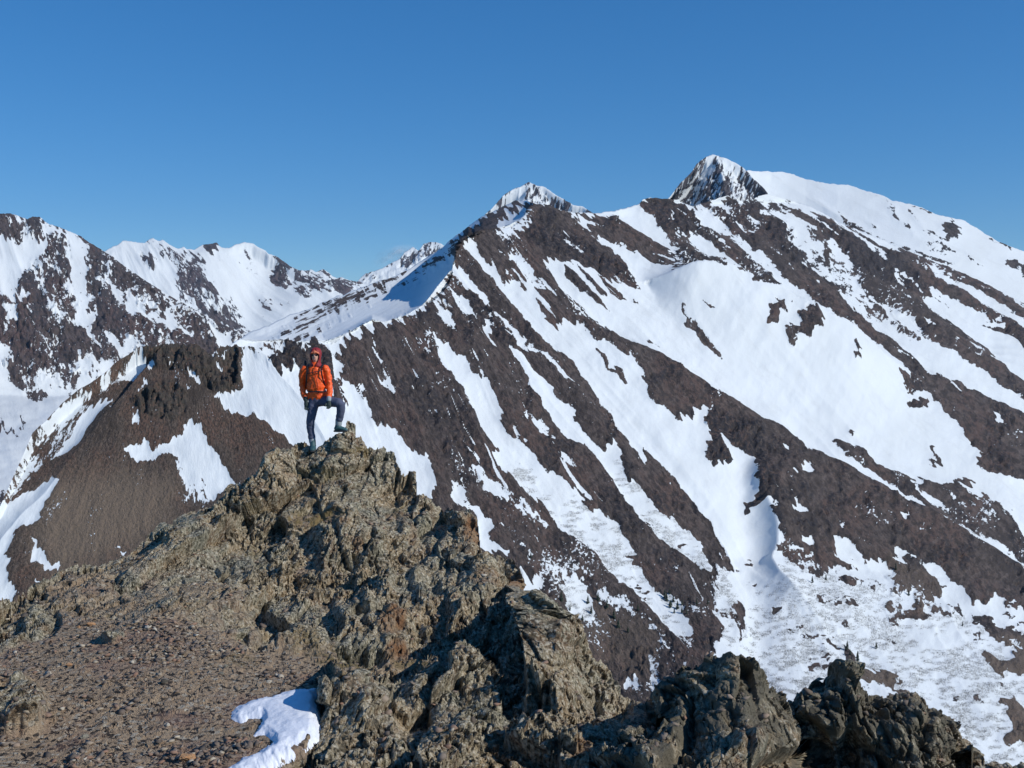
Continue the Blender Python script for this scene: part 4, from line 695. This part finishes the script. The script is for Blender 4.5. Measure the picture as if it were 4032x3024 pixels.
def build_outcrop():
    u = np.concatenate([np.arange(-900, -60, 10.), np.arange(-60, 4100, 3.3), np.arange(4100, 4900, 12.)])
    tp = interp(SKY_F, u); tp = tp + 7*vn(P2(u/24., u*0, 1.)) + 5*vn(P2(u/9., u*0, 5.)) + 2.5*vn(P2(u/4., u*0, 7.))
    v = np.arange(1630, 3340, 3.3); rows = len(v)
    U, V = np.meshgrid(u, v); V0 = V.copy()
    r0 = np.minimum((V < tp).sum(0), rows-2)                # first row below the skyline in every column
    V = np.maximum(V, tp - 60)
    i = inv_F(U, V); s = 1/i; P = world(U, V, s); f = {}
    fields_F(f, U, V)
    Ps = np.stack([blur(P[..., k], 6) for k in range(3)], -1); N = normals(Ps)
    D = disp_F(f, U, V, P, s); fade = .4 + .6*ss(V - tp, 0, 35)
    sn = ss(sdist(SNOW_F, U, V, 60), -10, 20); D = D*(1-.75*sn*f['gravel'])      # calmer under the snow patch
    view = -P/np.linalg.norm(P, axis=-1, keepdims=True)
    k = (.6*(1-f['gravel']))[..., None]; dr = N*(1-k) + view*k
    P = P + dr*(D*fade)[..., None]
    # far side: every vertex above the skyline folds back and down behind it
    jj = np.arange(len(u)); e = P[r0, jj]; dirn = e[:, :2]/np.linalg.norm(e[:, :2], axis=1, keepdims=True)
    back = r0[None] - np.arange(rows)[:, None]; bb = np.clip(back, 0, 14); m = back > 0
    dist = .10*bb + .045*bb**2
    Q = e[None].repeat(rows, 0); Q[..., :2] += dirn[None]*dist[..., None]; Q[..., 2] -= dist*1.15 + (.15*vn(P2(U/30., bb*.7, 3.)))*(bb > 1)
    P = np.where(m[..., None], Q, P)
    for kk in f: f[kk] = np.where(m, f[kk][r0, jj][None], f[kk])
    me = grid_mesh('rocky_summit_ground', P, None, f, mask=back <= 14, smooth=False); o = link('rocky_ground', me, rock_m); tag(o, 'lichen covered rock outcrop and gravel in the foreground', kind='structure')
    vis = ~m
    return U, np.where(m, -1e5, V), P, N, f, i
FU, FV, FP, FN, FF, FI = build_outcrop()
def ground_at(u, v):
    d = (FU-u)**2 + (FV-v)**2; k = np.unravel_index(np.argmin(d), d.shape); return Vector(FP[k]), Vector(FN[k])
# ---- snow patch lying on the gravel
def build_snow():
    u = np.arange(840, 1420, 3.); v = np.arange(2640, 3300, 3.); U, V = np.meshgrid(u, v)
    q = P2(U/26., V/20.); d = sdist(SNOW_F, U + 14*fbm(q, 4, .6), V + 9*fbm(q+40, 4, .6), 90)
    P = world(U, V, 1/GA(U, V)); n = normals(np.stack([blur(P[..., k], 6) for k in range(3)], -1))
    h = -.06 + .105*np.sqrt(np.clip((d+6)/40., 0, 1)) + .02*np.clip(d/90., 0, 1) + .03*fbm(P*1.8, 3) + .012*fbm(P*7, 3)
    P = P + n*h[..., None]
    me = grid_mesh('snow_patch', P, None, {}, mask=d > -9)
    t = NT('old_snow'); obj = t.n('ShaderNodeTexCoord').outputs['Object']
    c = t.mix(t.noise(obj, 3., 4), (.80, .85, .93), (.86, .89, .94)); c = t.mix(t.math('MULTIPLY', t.step(t.noise(obj, 38., 4, .75), .56, .70), .5), c, (.50, .46, .40))
    t.set(Base_Color=c, Roughness=.6, Normal=t.bump(t.noise(obj, 25., 4), .35, .02), **{'Subsurface_Weight': .0, 'Specular_IOR_Level': .3})
    o = link('snow_patch', me, t.m); tag(o, 'white snow patch melting on the gravel in front of the dark block', kind='structure')
build_snow()
# ---- loose stones
def stone_mesh(seed, flat=.7, rough=.28, sub=4):
    bm = bmesh.new(); bmesh.ops.create_icosphere(bm, subdivisions=sub, radius=1); me = bpy.data.meshes.new('stone'); bm.to_mesh(me); bm.free()
    co = np.empty(len(me.vertices)*3, np.float32); me.vertices.foreach_get('co', co); co = co.reshape(-1, 3).astype(float)
    r = np.random.default_rng(seed); n = r.normal(size=(11, 3)); n /= np.linalg.norm(n, axis=1, keepdims=True); dd = .55 + .4*r.random(11)
    for a, b in zip(n, dd):
        k = co@a; co = co - np.clip(k-b, 0, None)[:, None]*a
    fc, ed = facets(co*2.3 + seed, 1., .6); co = co*(1 + .10*fc + .05*fbm(co*5+seed, 3))[:, None]
    co[:, 2] *= flat
    me.vertices.foreach_set('co', co.astype(np.float32).ravel()); me.polygons.foreach_set('use_smooth', np.zeros(len(me.polygons), bool)); me.update(); return me
def stone_mat(name, c1, c2):
    t = NT(name); obj = t.n('ShaderNodeTexCoord').outputs['Object']; n = t.noise(obj, 4., 5, .65); n2 = t.noise(obj, 14., 4, .7)
    c = t.mix(t.step(n, .4, .6), c1, c2); c = t.mix(t.math('MULTIPLY', t.step(n2, .45, .33), .7), c, tuple(x*.35 for x in c1))
    return t.set(Base_Color=c, Roughness=.9, Normal=t.bump(n2, .5, .03), **{'Specular_IOR_Level': .15})
SM = {'orange': stone_mat('rusty_stone', (.52, .27, .12), (.42, .28, .17)), 'white': stone_mat('pale_stone', (.66, .60, .48), (.5, .44, .34)), 'grey': stone_mat('grey_stone', (.22, .21, .17), (.30, .28, .22)), 'dark': stone_mat('dark_stone', (.07, .065, .055), (.11, .10, .08)), 'tan': stone_mat('tan_stone', (.34, .27, .18), (.26, .20, .14))}
STONES = [  # zone-7 x, y, half width px there, colour, flatness, label
 (532,828,30,'orange',.55,'flat orange slab of rock beside a smaller rusty stone on the gravel'), (456,858,13,'orange',1.1,'small upright rusty stone just left of the flat orange slab'),
 (403,1078,17,'orange',.8,'orange stone casting a blue shadow left of the middle of the gravel'), (50,1192,26,'orange',.6,'orange stone near the left edge of the picture above the dark lichen boulder'),
 (1088,1612,48,'orange',.65,'large pinkish orange stone at the bottom edge of the gravel'), (975,1420,17,'white',.9,'white stone alone on the brown gravel left of the snow patch'),
 (1560,1157,20,'white',.7,'round pale stone just above the snow patch'), (1310,1015,24,'tan',.6,'tan stone on mossy gravel at the foot of the knob'), (1380,1195,20,'tan',.7,'tan stone above the left tip of the snow patch'),
 (1312,1075,15,'grey',1.1,'grey upright stone between the mossy gravel and the snow patch'), (515,1382,13,'tan',.8,'small yellowish stone in the lower left gravel'), (1075,1332,16,'white',.6,'pale flat stone level with the snow patch tip'),
 (272,893,24,'tan',.5,'tan flat stone below the left crag'), (945,1032,20,'tan',.6,'tan stone above the centre of the gravel'), (955,1172,28,'dark',.8,'dark green stone in the centre of the gravel'), (295,1515,18,'tan',.7,'tan stone at the lower left of the gravel'),
 (1285,1112,16,'grey',.7,'grey stone below the upright grey stone'), (362,1350,16,'white',.6,'pale lichen stone right of the dark lichen boulder'), (1215,1060,12,'dark',.9,'small dark stone right of the tan stone above the gravel centre'), (490,1470,26,'grey',.7,'grey stone in the lower left with dark rock behind it')]
smesh = [stone_mesh(k) for k in range(6)]
for k, (x, y, r, c, fl, lb) in enumerate(STONES):
    u_, v_ = z(7, [(x, y)])[0]; g, n = ground_at(u_, v_ + r*.3); rad = r/1.4757*g.length/F
    me = smesh[k % 6].copy(); o = link('stone', me, SM[c]); o.location = g + Vector((0, 0, rad*fl*.25)); o.scale = (rad, rad*.8, rad*fl*1.1); o.rotation_euler = (random.uniform(-.25, .25), random.uniform(-.3, .3), random.uniform(0, 6))
    tag(o, lb, 'stone', 'loose stones on the gravel')
# ---- rubble: countless small stones as one object
def build_rubble():
    n = 11000; vs = []; fs = []; cols = []
    base = []
    for k in range(7):
        bm = bmesh.new(); r = np.random.default_rng(50+k)
        for q in range(11): w_ = r.normal(size=3); w_ /= np.linalg.norm(w_)**.8; bm.verts.new(w_*(.8, .8, .55))
        h = bmesh.ops.convex_hull(bm, input=bm.verts[:]); bmesh.ops.delete(bm, geom=[v for v in bm.verts if not v.link_faces], context='VERTS'); bm.verts.index_update()
        base.append((np.array([v.co[:] for v in bm.verts]), np.array([[v.index for v in f_.verts] for f_ in bm.faces]))); bm.free()
    gi = np.flatnonzero(((FF['gravel'] > .35) & (FU > -150) & (FU < 4100) & (FV > 0) & (sdist(SNOW_F, FU, FV, 30) < -4)).ravel())
    ri = np.flatnonzero(((FF['gravel'] <= .35) & (FU > -150) & (FU < 4100) & (FV > 0)).ravel())
    w_ = 1/np.maximum(FP[..., 1].ravel()[gi], 1)**0; wg = np.clip(.15 + fbm(FP.reshape(-1, 3)[gi]*1.3, 3)*2 , .03, 1)**2; wg /= wg.sum(); pick = np.concatenate([rng.choice(gi, int(n*.72), p=wg), rng.choice(ri, int(n*.28))])
    Pf = FP.reshape(-1, 3)[pick]; off = 0
    for j, p in enumerate(Pf):
        co, fa = base[j % 7]; r = (.007 + .05*rng.random()**8)*(1.0 if j < n*.72 else 1.3)
        a = rng.random()*6.28; ca, sa = math.cos(a), math.sin(a); c2 = co*r*np.array([1, .8, .6]); c3 = c2.copy(); c3[:, 0] = c2[:, 0]*ca - c2[:, 1]*sa; c3[:, 1] = c2[:, 0]*sa + c2[:, 1]*ca; c3[:, 2] += c2[:, 0]*(rng.random()-.5)
        vs.append(c3 + p + (0, 0, r*.2)); fs.append(fa + off); off += len(co); cols.append(np.full(len(co), rng.random()))
    V_ = np.concatenate(vs); F_ = np.concatenate(fs); me = bpy.data.meshes.new('rubble'); me.vertices.add(len(V_)); me.vertices.foreach_set('co', V_.astype(np.float32).ravel())
    me.loops.add(F_.size); me.loops.foreach_set('vertex_index', F_.ravel().astype(np.int32)); me.polygons.add(len(F_)); me.polygons.foreach_set('loop_start', np.arange(0, F_.size, 3, dtype=np.int32)); me.update(calc_edges=True)
    attr(me, 'tone', np.concatenate(cols))
    t = NT('rubble_stone'); a = t.attr('tone'); cr = t.n('ShaderNodeValToRGB', {0: a}); e = cr.color_ramp.elements; e[0].position = 0; e[0].color = (.09, .075, .06, 1); e[1].position = 1; e[1].color = (.50, .45, .36, 1)
    for p_, c_ in ((.3, (.17, .13, .10, 1)), (.6, (.22, .18, .14, 1)), (.8, (.26, .15, .10, 1)), (.9, (.33, .28, .21, 1))): q_ = e.new(p_); q_.color = c_
    t.set(Base_Color=cr.outputs[0], Roughness=.92)
    tag(link('gravel', me, t.m), 'small broken stones scattered over the gravel and ledges', kind='stuff')
build_rubble()
# ================================================================== HIKER
K = .004625/2.765      # one pixel of the close view (zone 1) at the hiker's distance, in metres
feet = world(1240., 1770., 20.)
def H(x, y, d=0.): return Vector(((x-663.6)*K, d, (1299.6-y)*K))   # close-view pixel -> local metres; d < 0 = nearer the camera
def loft(bm, path, n=20, cap=True):
    """path: (centre, rx, ry[, axis hint]) elliptical rings; rx across (local x), ry along depth"""
    rings = []; cs = [Vector(p[0]) for p in path]
    seq = list(zip(cs, [p[1] for p in path], [p[2] for p in path]))
    if cap:
        def ext(a, b, fr): 
            d = (a[0]-b[0]).normalized(); r = min(a[1], a[2]); return [(a[0]+d*r*.45, a[1]*.86, a[2]*.86), (a[0]+d*r*.75, a[1]*.5, a[2]*.5), (a[0]+d*r*.85, a[1]*.12, a[2]*.12)]
        s0 = ext(seq[0], seq[1], 0)[::-1]; s1 = ext(seq[-1], seq[-2], 0); seq = s0 + seq + s1
    for i, (c, rx, ry) in enumerate(seq):
        a = seq[max(i-1, 0)][0]; b = seq[min(i+1, len(seq)-1)][0]; t = (b-a)
        t = t.normalized() if t.length > 1e-6 else Vector((0, 0, 1))
        X = Vector((1, 0, 0)) if abs(t.x) < .8 else Vector((0, 0, 1)); Y = t.cross(X).normalized(); X = Y.cross(t).normalized()
        rings.append([bm.verts.new(c + X*rx*math.cos(2*math.pi*k/n) + Y*ry*math.sin(2*math.pi*k/n)) for k in range(n)])
    for r1, r2 in zip(rings[:-1], rings[1:]):
        for k in range(n): bm.faces.new((r1[k], r1[(k+1) % n], r2[(k+1) % n], r2[k]))
    bm.faces.new(rings[0][::-1]); bm.faces.new(rings[-1])
def fused(name, tubes, voxel, mat, parent, smooth=2, fold=None):
    bm = bmesh.new()
    for t_ in tubes: loft(bm, t_)
    bmesh.ops.recalc_face_normals(bm, faces=bm.faces[:])
    me = bpy.data.meshes.new(name); bm.to_mesh(me); bm.free(); o = bpy.data.objects.new(name, me); COL.objects.link(o)
    r = o.modifiers.new('r', 'REMESH'); r.mode = 'VOXEL'; r.voxel_size = voxel
    if smooth: sm = o.modifiers.new('s', 'SMOOTH'); sm.iterations = smooth; sm.factor = .5
    dg = bpy.context.evaluated_depsgraph_get(); m2 = bpy.data.meshes.new_from_object(o.evaluated_get(dg)); m2.name = name
    bpy.data.objects.remove(o); bpy.data.meshes.remove(me)
    n = len(m2.vertices); co = np.empty(n*3, np.float32); m2.vertices.foreach_get('co', co); co = co.reshape(-1, 3).astype(float)
    no = np.empty(n*3, np.float32); m2.vertices.foreach_get('normal', no); no = no.reshape(-1, 3)
    if fold: co = co + no*fold(co)[:, None]
    m2.vertices.foreach_set('co', co.astype(np.float32).ravel()); m2.polygons.foreach_set('use_smooth', np.ones(len(m2.polygons), bool)); m2.update()
    m2.materials.clear(); return link(name, m2, mat, parent)
def T(*p): return [(Vector(a), rx, ry) for a, rx, ry in p]
M_or = simple('orange_shell_fabric', (1.0, .118, .012), .5, .12, 30, .25); M_hd = simple('red_orange_hood', (.27, .018, .022), .6, .15, 30, .2)
M_tr = simple('blue_grey_trousers', (.075, .09, .15), .8, .3, 18, .3); M_bt = simple('teal_boot_leather', (.035, .10, .11), .6, .3, 30); M_sole = simple('boot_sole', (.05, .055, .06), .8)
M_gl = simple('dark_green_grey_glove', (.035, .055, .05), .75, .3, 60, .3); M_sk = simple('skin', (.75, .42, .31), .5, .06, 20); M_bk = simple('black_webbing', (.012, .012, .016), .6); M_lens = simple('dark_lens', (.008, .008, .01), .12)
M_cap = simple('salmon_cap', (.72, .20, .10), .7, .1, 40); M_gt = simple('pale_grey_cuff', (.32, .36, .38), .8, .2, 40); M_pk = simple('dark_pack_fabric', (.02, .02, .028), .7, .3, 40)
man = bpy.data.objects.new('person', None); COL.objects.link(man); man.location = feet
tag(man, 'hiker in orange hooded jacket and blue trousers, one boot raised on a rock', 'person')
# joints
hipL, hipR = H(672, 745, .0), H(735, 750, .0)
kneeL, ankL = H(622, 950, -.05), H(628, 1185, .02)
kneeR, ankR = H(962, 782, -.20), H(935, 1020, -.12)
shL, shR = H(545, 420), H(797, 420); elL, elR = H(522, 590, .03), H(833, 590, -.02); wrL, wrR = H(575, 745, -.06), H(838, 742, -.19)
neck = H(680, 370, 0.); head = H(683, 270, -.02)
# body (one continuous surface, mostly under the clothes)
def lerp(a, b, t): return a.lerp(b, t)
body = [T((H(690,740), .15, .10), (H(685,640), .13, .095), (H(675,500), .155, .11), (H(672,420), .16, .10), (H(675,385), .07, .07), (neck, .058, .06), (H(681,330,-.01), .055, .06)),
        T((H(681,352,-.035), .035, .04), (H(681,335,-.03), .052, .07), (H(682,300,-.025), .066, .088), (H(683,262,-.02), .074, .095), (H(684,236,-.01), .07, .085), (H(684,224,0), .045, .06)),
        T((hipL, .082, .085), (kneeL, .052, .055), (ankL, .036, .04)), T((hipR, .082, .085), (kneeR, .052, .055), (ankR, .036, .04)),
        T((shL, .05, .05), (elL, .038, .038), (wrL, .026, .028)), T((shR, .05, .05), (elR, .038, .038), (wrR, .026, .028)),
        T((H(681,292,-.105), .011, .010), (H(681,283,-.125), .014, .012), (H(681,268,-.112), .009, .010)),      # nose
        T((H(640,285,-.02), .010, .022), (H(637,270,-.02), .012, .026)), T((H(726,285,-.02), .010, .022), (H(729,270,-.02), .012, .026))]
def toward(a, b, t): return a + (b-a)*t
fused('body', body, .011, M_sk, man, 2)
# face details
def small(name, tubes, mat, parent, vox=.004): return fused(name, tubes, vox, mat, parent, 1)
small('mouth', [T((H(667,320,-.107), .006, .006), (H(681,324,-.113), .007, .006), (H(696,319,-.106), .006, .006))], simple('lips', (.40, .13, .11), .5), man)
gl = small('sunglasses', [T((H(645,268,-.085), .014, .008), (H(657,270,-.104), .018, .010), (H(671,271,-.112), .014, .008)), T((H(692,271,-.112), .014, .008), (H(706,270,-.104), .018, .010), (H(718,268,-.085), .014, .008)), T((H(668,266,-.113), .006, .005), (H(694,266,-.113), .006, .005))], M_lens, man)
cap = small('cap', [T((H(684,252,-.02), .078, .096), (H(684,240,-.02), .074, .09), (H(684,228,-.01), .055, .07)),
                    T((H(640,254,-.10), .016, .010), (H(660,243,-.145), .020, .010), (H(684,240,-.158), .022, .010), (H(708,244,-.145), .020, .010), (H(728,256,-.10), .016, .010)),
                    T((H(650,246,-.09), .02, .02), (H(684,238,-.11), .03, .02), (H(718,247,-.09), .02, .02))], M_cap, man, .005)
# hood: opened shell round the face
def make_hood():
    prof = [(398, .125, .02), (380, .112, .0), (362, .100, -.012), (345, .095, -.018), (325, .097, -.018), (300, .104, -.016), (270, .110, -.012), (240, .110, -.006), (218, .099, .002), (202, .078, .010), (192, .050, .016), (187, .018, .02)]
    opn = [.30, .12, .34, .66, .84, .90, .88, .66, .16, 0., 0., 0.]      # half angle of the face opening at each height
    n = 30; bm = bmesh.new(); rows = []
    for (y_, r_, dy), o_ in zip(prof, opn):
        row = []
        for j in range(n+1):
            a = (-1 + 2*j/n)*(math.pi - o_); w_ = 1 + .035*math.sin(a*6 + y_*.05)
            row.append(bm.verts.new(H(683, y_) + Vector((math.sin(a)*r_*.97*w_, math.cos(a)*r_*1.12*w_ + dy, 0))))
        rows.append(row)
    for r1, r2 in zip(rows[:-1], rows[1:]):
        for j in range(n): bm.faces.new((r1[j], r1[j+1], r2[j+1], r2[j]))
    bmesh.ops.recalc_face_normals(bm, faces=bm.faces[:]); me = bpy.data.meshes.new('hood'); bm.to_mesh(me); bm.free()
    o = link('hood', me, M_hd, man); s_ = o.modifiers.new('s', 'SOLIDIFY'); s_.thickness = .012; s2 = o.modifiers.new('b', 'SUBSURF'); s2.levels = 1; s2.render_levels = 2
    for p in me.polygons: p.use_smooth = True
make_hood()
def fold_j(co):
    p = co*np.array([9, 5, 7.]); q = np.stack([co[:, 0]*10+co[:, 2]*7, co[:, 1]*6, co[:, 2]*12-co[:, 0]*9], -1)
    return .013*ridged(q, 3, .5) + .004*fbm(co*30, 2) - .004
jk = fused('jacket', [T((H(697,722), .178, .135), (H(692,672), .172, .135), (H(690,655), .160, .125), (H(686,630), .178, .14), (H(676,520), .176, .14), (H(672,440), .175, .13), (H(673,405), .13, .115), (H(676,372,.0), .085, .09), (H(678,350,.0), .075, .085)),
  T((H(565,412), .065, .08), (H(548,440), .070, .08), (H(531,520,.01), .064, .072), (H(530,600,.03), .059, .064), (H(545,680,-.02), .056, .058), (H(572,742,-.055), .046, .05)),
  T((H(782,412), .065, .08), (H(797,440), .070, .08), (H(818,520,.01), .064, .072), (H(829,600,-.02), .058, .064), (H(838,670,-.11), .056, .058), (H(840,735,-.18), .046, .05))], .0115, M_or, man, 2, fold_j)
def fold_t(co): 
    q = np.stack([co[:, 0]*8, co[:, 1]*8, co[:, 2]*17+co[:, 0]*6], -1); return .009*ridged(q, 3, .5)
fused('trousers', [T((H(697,700), .155, .115), (H(697,740), .160, .12), (H(695,775,.0), .13, .115)),
  T((H(658,740), .088, .10), (H(648,830,-.02), .095, .10), (H(636,930,-.045), .078, .082), (H(622,990,-.04), .072, .076), (H(618,1060,-.01), .066, .072), (H(624,1130,.01), .060, .066), (H(630,1170,.02), .063, .068)),
  T((H(735,765), .098, .105), (H(800,768,-.06), .094, .10), (H(880,775,-.13), .088, .092), (H(945,780,-.19), .080, .082), (H(968,800,-.20), .078, .08), (H(968,850,-.18), .074, .076), (H(955,920,-.155), .066, .07), (H(945,965,-.14), .063, .066))], .0115, M_tr, man, 2, fold_t)
for a, b, r in (((630,1172,.02),(634,1215,.02),.064), ((940,968,-.135),(936,1015,-.125),.064)):
    fused('gaiter', [T((H(*a), r, r), (H(*b), r*.95, r))], .009, M_gt, man, 1)
def boot(pts, sole):
    b = fused('boot', pts, .008, M_bt, man, 2); fused('sole', sole, .007, M_sole, b, 1)
boot([T((H(638,1195,.02), .054, .058), (H(641,1235,.01), .055, .065), (H(644,1268,-.03), .054, .06)), T((H(642,1262,.07), .048, .04), (H(646,1272,-.02), .054, .042), (H(652,1282,-.12), .054, .034), (H(656,1288,-.20), .044, .026))],
     [T((H(642,1288,.085), .048, .016), (H(647,1294,-.04), .055, .017), (H(655,1301,-.14), .056, .016), (H(658,1304,-.22), .044, .014))])
boot([T((H(935,1008,-.12), .054, .06), (H(930,1035,-.12), .056, .062), (H(925,1058,-.12), .054, .058)), T((H(908,1062,-.12), .042, .05), (H(945,1056,-.13), .046, .054), (H(990,1066,-.15), .036, .052), (H(1022,1074,-.165), .028, .044))],
     [T((H(890,1090,-.115), .018, .046), (H(930,1092,-.125), .018, .054), (H(985,1088,-.15), .018, .054), (H(1032,1084,-.17), .016, .042))])
def glove(w, h, side, tilt=0.):
    """w = wrist, h = palm centre; five separate, unequal, slightly curled fingers"""
    d = (h-w).normalized(); across = Vector((1, 0, 0)) - d*d.x; across.normalize(); fwd = d.cross(across)*(1 if d.cross(across).y < 0 else -1)
    tubes = [T((w, .036, .04), (toward(w, h, .4), .034, .036), (h, .042, .028), (h + d*.035, .040, .024))]
    for k, (L, o) in enumerate(((.066, -.030), (.078, -.010), (.072, .010), (.056, .029))):
        a = h + d*.040 + across*o*side; b = a + d*L*.45 + fwd*.010; c = b + d*L*.30 + fwd*.022; e = c + d*L*.12 + fwd*.028
        tubes.append(T((a, .0125, .0125), (b, .012, .012), (c, .011, .011), (e, .0095, .0095)))
    a = h - d*.012 - across*.034*side; b = a - across*.020*side + d*.026 + fwd*.014; c = b + d*.030 - across*.002*side + fwd*.014
    tubes.append(T((a, .014, .014), (b, .0135, .0135), (c, .011, .011)))
    g = fused('glove', tubes, .0045, M_gl, man, 1)
    fused('cuff', [T((w - d*.030, .044, .047), (w + d*.012, .043, .046))], .006, M_gt if side > 0 else M_gl, g, 1)
glove(H(577,750,-.06), H(583,800,-.07), -1); glove(H(841,745,-.20), H(843,788,-.225), 1)
def fold0(co): return .003*fbm(co*25, 2)
zp = fused('zip', [T(*[(H(x, y, -dd), .007, .006) for x, y, dd in ((683,395,.125),(690,440,.148),(698,500,.158),(712,560,.157),(718,620,.150),(722,655,.136),(723,700,.146))])], .004, simple('dark_orange_zip', (.30, .03, .01), .6), jk, 1)
# backpack: worn, a thing of its own
pk = bpy.data.objects.new('backpack', None); COL.objects.link(pk); pk.location = feet; tag(pk, 'black backpack worn over the orange jacket with chest and hip straps', 'backpack')
def strap(name, pts, w=.017, t=.007):
    bm = bmesh.new(); n = len(pts); P_ = [Vector(p) for p in pts]; rr = []
    for i, p in enumerate(P_):
        d = (P_[min(i+1, n-1)]-P_[max(i-1, 0)]).normalized(); X = d.cross(Vector((0, 1, 0))).normalized(); Y = X.cross(d).normalized()
        rr.append([bm.verts.new(p + X*w*a + Y*t*b) for a, b in ((-1, -1), (1, -1), (1, 1), (-1, 1))])
    for r1, r2 in zip(rr[:-1], rr[1:]):
        for k in range(4): bm.faces.new((r1[k], r1[(k+1) % 4], r2[(k+1) % 4], r2[k]))
    bm.faces.new(rr[0][::-1]); bm.faces.new(rr[-1]); bmesh.ops.recalc_face_normals(bm, faces=bm.faces[:]); me = bpy.data.meshes.new(name); bm.to_mesh(me); bm.free(); return link(name, me, M_bk, pk)
fused('pack_body', [T((H(672,690,.20), .11, .08), (H(672,600,.22), .135, .10), (H(672,480,.22), .135, .10), (H(668,420,.20), .125, .08), (H(665,395,.19), .09, .06))], .014, M_pk, pk, 3, fold0)
fused('bottle', [T((H(553,420,.16), .026, .03), (H(552,375,.16), .026, .03), (H(552,345,.16), .020, .022))], .008, M_bk, pk, 1)
strap('shoulder_strap', [H(600,372,.08), H(602,382,-.02), H(606,400,-.10), H(606,430,-.142), H(600,480,-.145), H(592,540,-.12), H(580,600,-.05), H(577,640,.05)], .013)
strap('shoulder_strap', [H(748,372,.08), H(748,382,-.02), H(750,400,-.10), H(755,430,-.138), H(762,480,-.140), H(772,540,-.11), H(782,600,-.05), H(786,640,.05)], .013)
strap('chest_strap', [H(603,470,-.148), H(640,460,-.168), H(690,448,-.172), H(740,440,-.156), H(757,436,-.142)], .008, .005)
strap('hip_strap', [H(588,655,-.02), H(610,660,-.115), H(650,663,-.150), H(690,662,-.157), H(740,660,-.150), H(775,664,-.110), H(790,662,-.02)], .011, .006)
# ================================================================== LIGHT AND SKY
SUN_AZ, SUN_EL = R(70), R(34)     # azimuth from 'behind the camera' towards the right
sd = Vector((math.sin(SUN_AZ)*math.cos(SUN_EL), -math.cos(SUN_AZ)*math.cos(SUN_EL), math.sin(SUN_EL)))
sl = bpy.data.lights.new('sun', 'SUN'); sl.energy = 3.6; sl.angle = R(.5); sl.color = (1, .95, .87)
so = bpy.data.objects.new('sun', sl); COL.objects.link(so); so.rotation_euler = sd.to_track_quat('Z', 'Y').to_euler()
w = bpy.data.worlds.new('World'); S.world = w; w.use_nodes = True; nt = w.node_tree
bg = nt.nodes['Background']; sk = nt.nodes.new('ShaderNodeTexSky'); sk.sky_type = 'NISHITA'; sk.sun_disc = False
sk.sun_elevation = SUN_EL; sk.sun_rotation = math.atan2(sd.x, sd.y); sk.altitude = 3000; sk.air_density = 1.; sk.dust_density = 0.; sk.ozone_density = 3.
hs = nt.nodes.new('ShaderNodeHueSaturation'); hs.inputs['Saturation'].default_value = 1.25; hs.inputs['Hue'].default_value = .507; nt.links.new(sk.outputs[0], hs.inputs['Color']); 
sep = nt.nodes.new('ShaderNodeSeparateColor'); cmb = nt.nodes.new('ShaderNodeCombineColor'); nt.links.new(hs.outputs[0], sep.inputs[0])   # clear mountain air: deeper towards the horizon
for k, (aa, gg) in enumerate(((.46, .87), (.625, .70), (.80, .66))):
    p1 = nt.nodes.new('ShaderNodeMath'); p1.operation = 'POWER'; p1.inputs[1].default_value = gg; nt.links.new(sep.outputs[k], p1.inputs[0])
    p2 = nt.nodes.new('ShaderNodeMath'); p2.operation = 'MULTIPLY'; p2.inputs[1].default_value = aa*.12**(gg-1); nt.links.new(p1.outputs[0], p2.inputs[0]); nt.links.new(p2.outputs[0], cmb.inputs[k])
nt.links.new(cmb.outputs[0], bg.inputs[0])

bg.inputs[1].default_value = .12
S.view_settings.view_transform = 'Standard'; S.view_settings.look = 'None'; S.view_settings.exposure = 0; S.view_settings.gamma = 1
S.render.engine = 'CYCLES'

# ---- thin wisp of cloud above the gap
bm = bmesh.new(); bmesh.ops.create_icosphere(bm, subdivisions=4, radius=1); me = bpy.data.meshes.new('cloud'); bm.to_mesh(me); bm.free()
ct = NT('thin_cloud'); tob = ct.n('ShaderNodeTexCoord').outputs['Object']; flat = ct.mapping(tob, (1., 0., 1.))
ln = ct.n('ShaderNodeVectorMath', {0: flat}, operation='LENGTH').outputs['Value']
al = ct.math('MULTIPLY', ct.step(ln, .98, .15), ct.math('MULTIPLY', ct.step(ct.noise(tob, 1.5, 5, .6), .3, .75), .42))
cm = ct.set(Base_Color=(.93, .95, .97), Roughness=1., Alpha=al, **{'Specular_IOR_Level': 0.})
for p in me.polygons: p.use_smooth = True
co_ = link('cloud', me, cm); co_.location = Vector(world(1560., 1010., 9000.)); co_.scale = (230, 160, 105); co_.rotation_euler = (0, R(-14), 0); tag(co_, 'thin white wisp of cloud over the gap left of the brown summit', kind='stuff')

# ---- mountain air: one even, very thin haze round everything but the sky
bm = bmesh.new(); bmesh.ops.create_cube(bm, size=1); me = bpy.data.meshes.new('haze'); bm.to_mesh(me); bm.free()
hm = bpy.data.materials.new('haze_air'); hm.use_nodes = True; ht = hm.node_tree; ht.nodes.remove(ht.nodes['Principled BSDF'])
hv = ht.nodes.new('ShaderNodeVolumePrincipled'); hv.inputs['Density'].default_value = 2.4e-5; hv.inputs['Color'].default_value = (.62, .80, 1., 1); hv.inputs['Anisotropy'].default_value = .3
ht.links.new(hv.outputs[0], ht.nodes['Material Output'].inputs['Volume'])
zmin = min((o.matrix_world @ Vector(c))[2] for o in COL.objects if o.type == 'MESH' for c in o.bound_box); zmax = 720.
ho = link('haze', me, hm); ho.scale = (11000, 7700, zmax-zmin+1); ho.location = (0, 3650, (zmax+zmin-1)/2); tag(ho, 'faint blue haze over the far mountains', kind='stuff')
